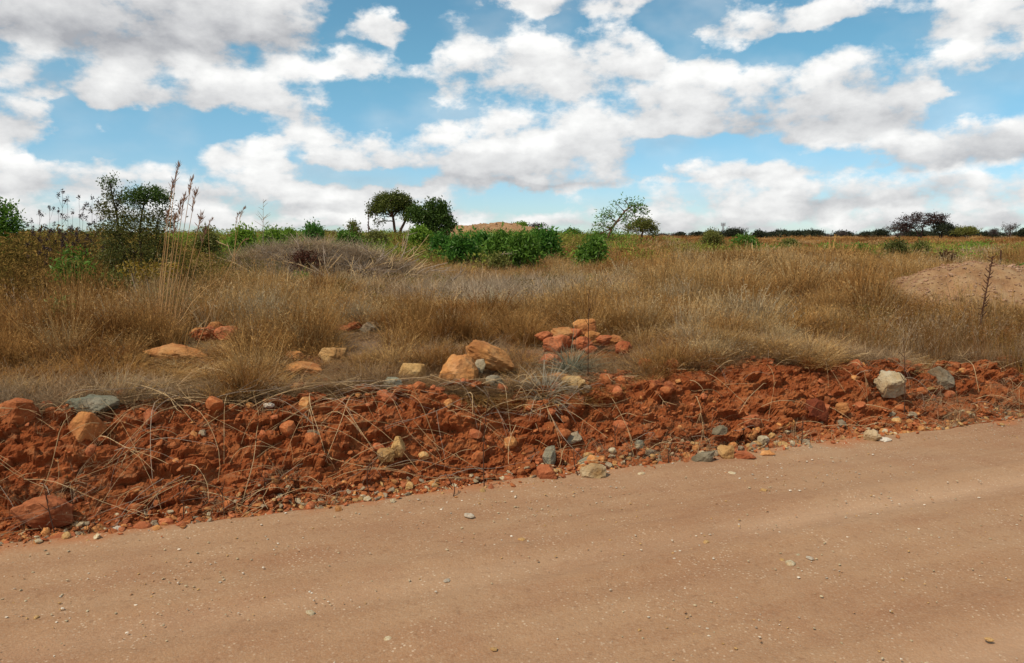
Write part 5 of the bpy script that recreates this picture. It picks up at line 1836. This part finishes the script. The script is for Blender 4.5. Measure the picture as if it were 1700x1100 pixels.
# dead wood: red brown dead shrub and the heap of branches on the hummock
p = ground_hit(512, 452, 8)
rr = np.random.default_rng(64)
s = p.y / FPX
root = thing('dead_shrub', 'red brown dead shrub hanging over the grey hummock', 'shrub', tuple(p))
lines, lc = [], []
for k in range(46):
    a = rr.uniform(0, 2 * np.pi)
    w_ = rr.uniform(10, 34) * s
    hh = rr.uniform(14, 40) * s
    e = np.array([math.cos(a) * w_, math.sin(a) * w_ * .6 - .05, hh * rr.uniform(.35, 1)])
    m_ = e * .5 + np.array([0, 0, hh * .55])
    ln = smooth_line([(rr.normal(0, .02), rr.normal(0, .02), -.03), m_, e], 8)
    lines.append((ln, np.linspace(.008, .003, 8)))
    lc.append(ln[3:])
v, q = tubes(lines, 4)
link('branches', mesh_quads('branches', v, q, M['twig'], True), root)
c = np.vstack(lc)
c = np.repeat(c, 4, 0) + rr.normal(0, .035, (len(c) * 4, 3))
v, q = leaf_quads(c, unit(rr.normal(size=c.shape)), .055, .022, rr)
link('foliage', mesh_quads('foliage', v, q, M['lf_red'], False, {'rnd': ('FACE', rr.uniform(size=len(c)))}), root)

p = ground_hit(600, 468, 8)
for k in range(64):
    rr = np.random.default_rng(1200 + k)
    px = 540 + rr.uniform(0, 170) if k < 34 else 380 + rr.uniform(0, 480)
    q0 = ground_hit(px, rr.uniform(440, 474) if k < 34 else rr.uniform(420, 500), 8)
    L_ = rr.uniform(.35, 1.0)
    a = rr.uniform(0, np.pi)
    d = np.array([math.cos(a), .5 * math.sin(a) - .1, rr.uniform(.1, .75)])
    d /= np.linalg.norm(d)
    A = np.array(q0) + np.array([0, 0, -.02])
    B = A + d * L_
    B[2] = max(B[2], h1(B[0], B[1]) + .03)
    forks = []
    for f in rr.uniform(.3, .9, 4):
        q1 = A + (B - A) * f
        e = q1 + (d + rr.normal(0, .6, 3)) * L_ * .3
        forks.append([q1, (q1 + e) / 2, e])
    stalk('dead_branch', '%s dry branch in the %s of the brushwood on the hummock' % ('grey brown' if k % 3 else 'pale straw', 'far left' if px < 480 else 'left end' if px < 580 else 'middle' if px < 640 else 'right end' if px < 730 else 'far right'), 'branch', [A, (A + B) / 2 + rr.normal(0, .04, 3), B], .012, .005, 'greytwig' if k % 3 else 'straw', 'brushwood on the hummock', forks, 5)
p0, p1 = np.array(ground_hit(540, 455, 8)), at(568, 422, 14.6)
stalk('dead_branch', 'pale bare branch pointing up out of the brushwood', 'branch', [p0, (p0 + np.array(p1)) / 2, np.array(p1)], .016, .008, 'straw', 'brushwood on the hummock', None, 5)

# thatch clump and hanging roots on the bank lip
for px, py, lab, k, sc_ in ((948, 625, 'grey green clump of old thatch slumped over the stones', 0, .62), (905, 662, 'pale bundle of dead grass hanging over the bank lip', 1, .50)):
    p = ground_hit(px, py)
    rr = np.random.default_rng(88 + k)
    v, q, rn = blades(230, .42 * sc_ / .6, .075, 1.05, .75, .0055, 88 + k, segs=5, lay=.15)
    if k == 0:
        v[:, 2] *= .9
    o = link('thatch_clump', mesh_quads('thatch_clump', v, q, M['thatch' if k == 0 else 'thatch_pale'], False, {'rnd': ('FACE', rn)}), loc=p + Vector((0, .03, .06 if k == 0 else .02)), rot=(.45, 0, 0) if k else (.25, .1, 0))
    tag(o, lab, 'grass clump')
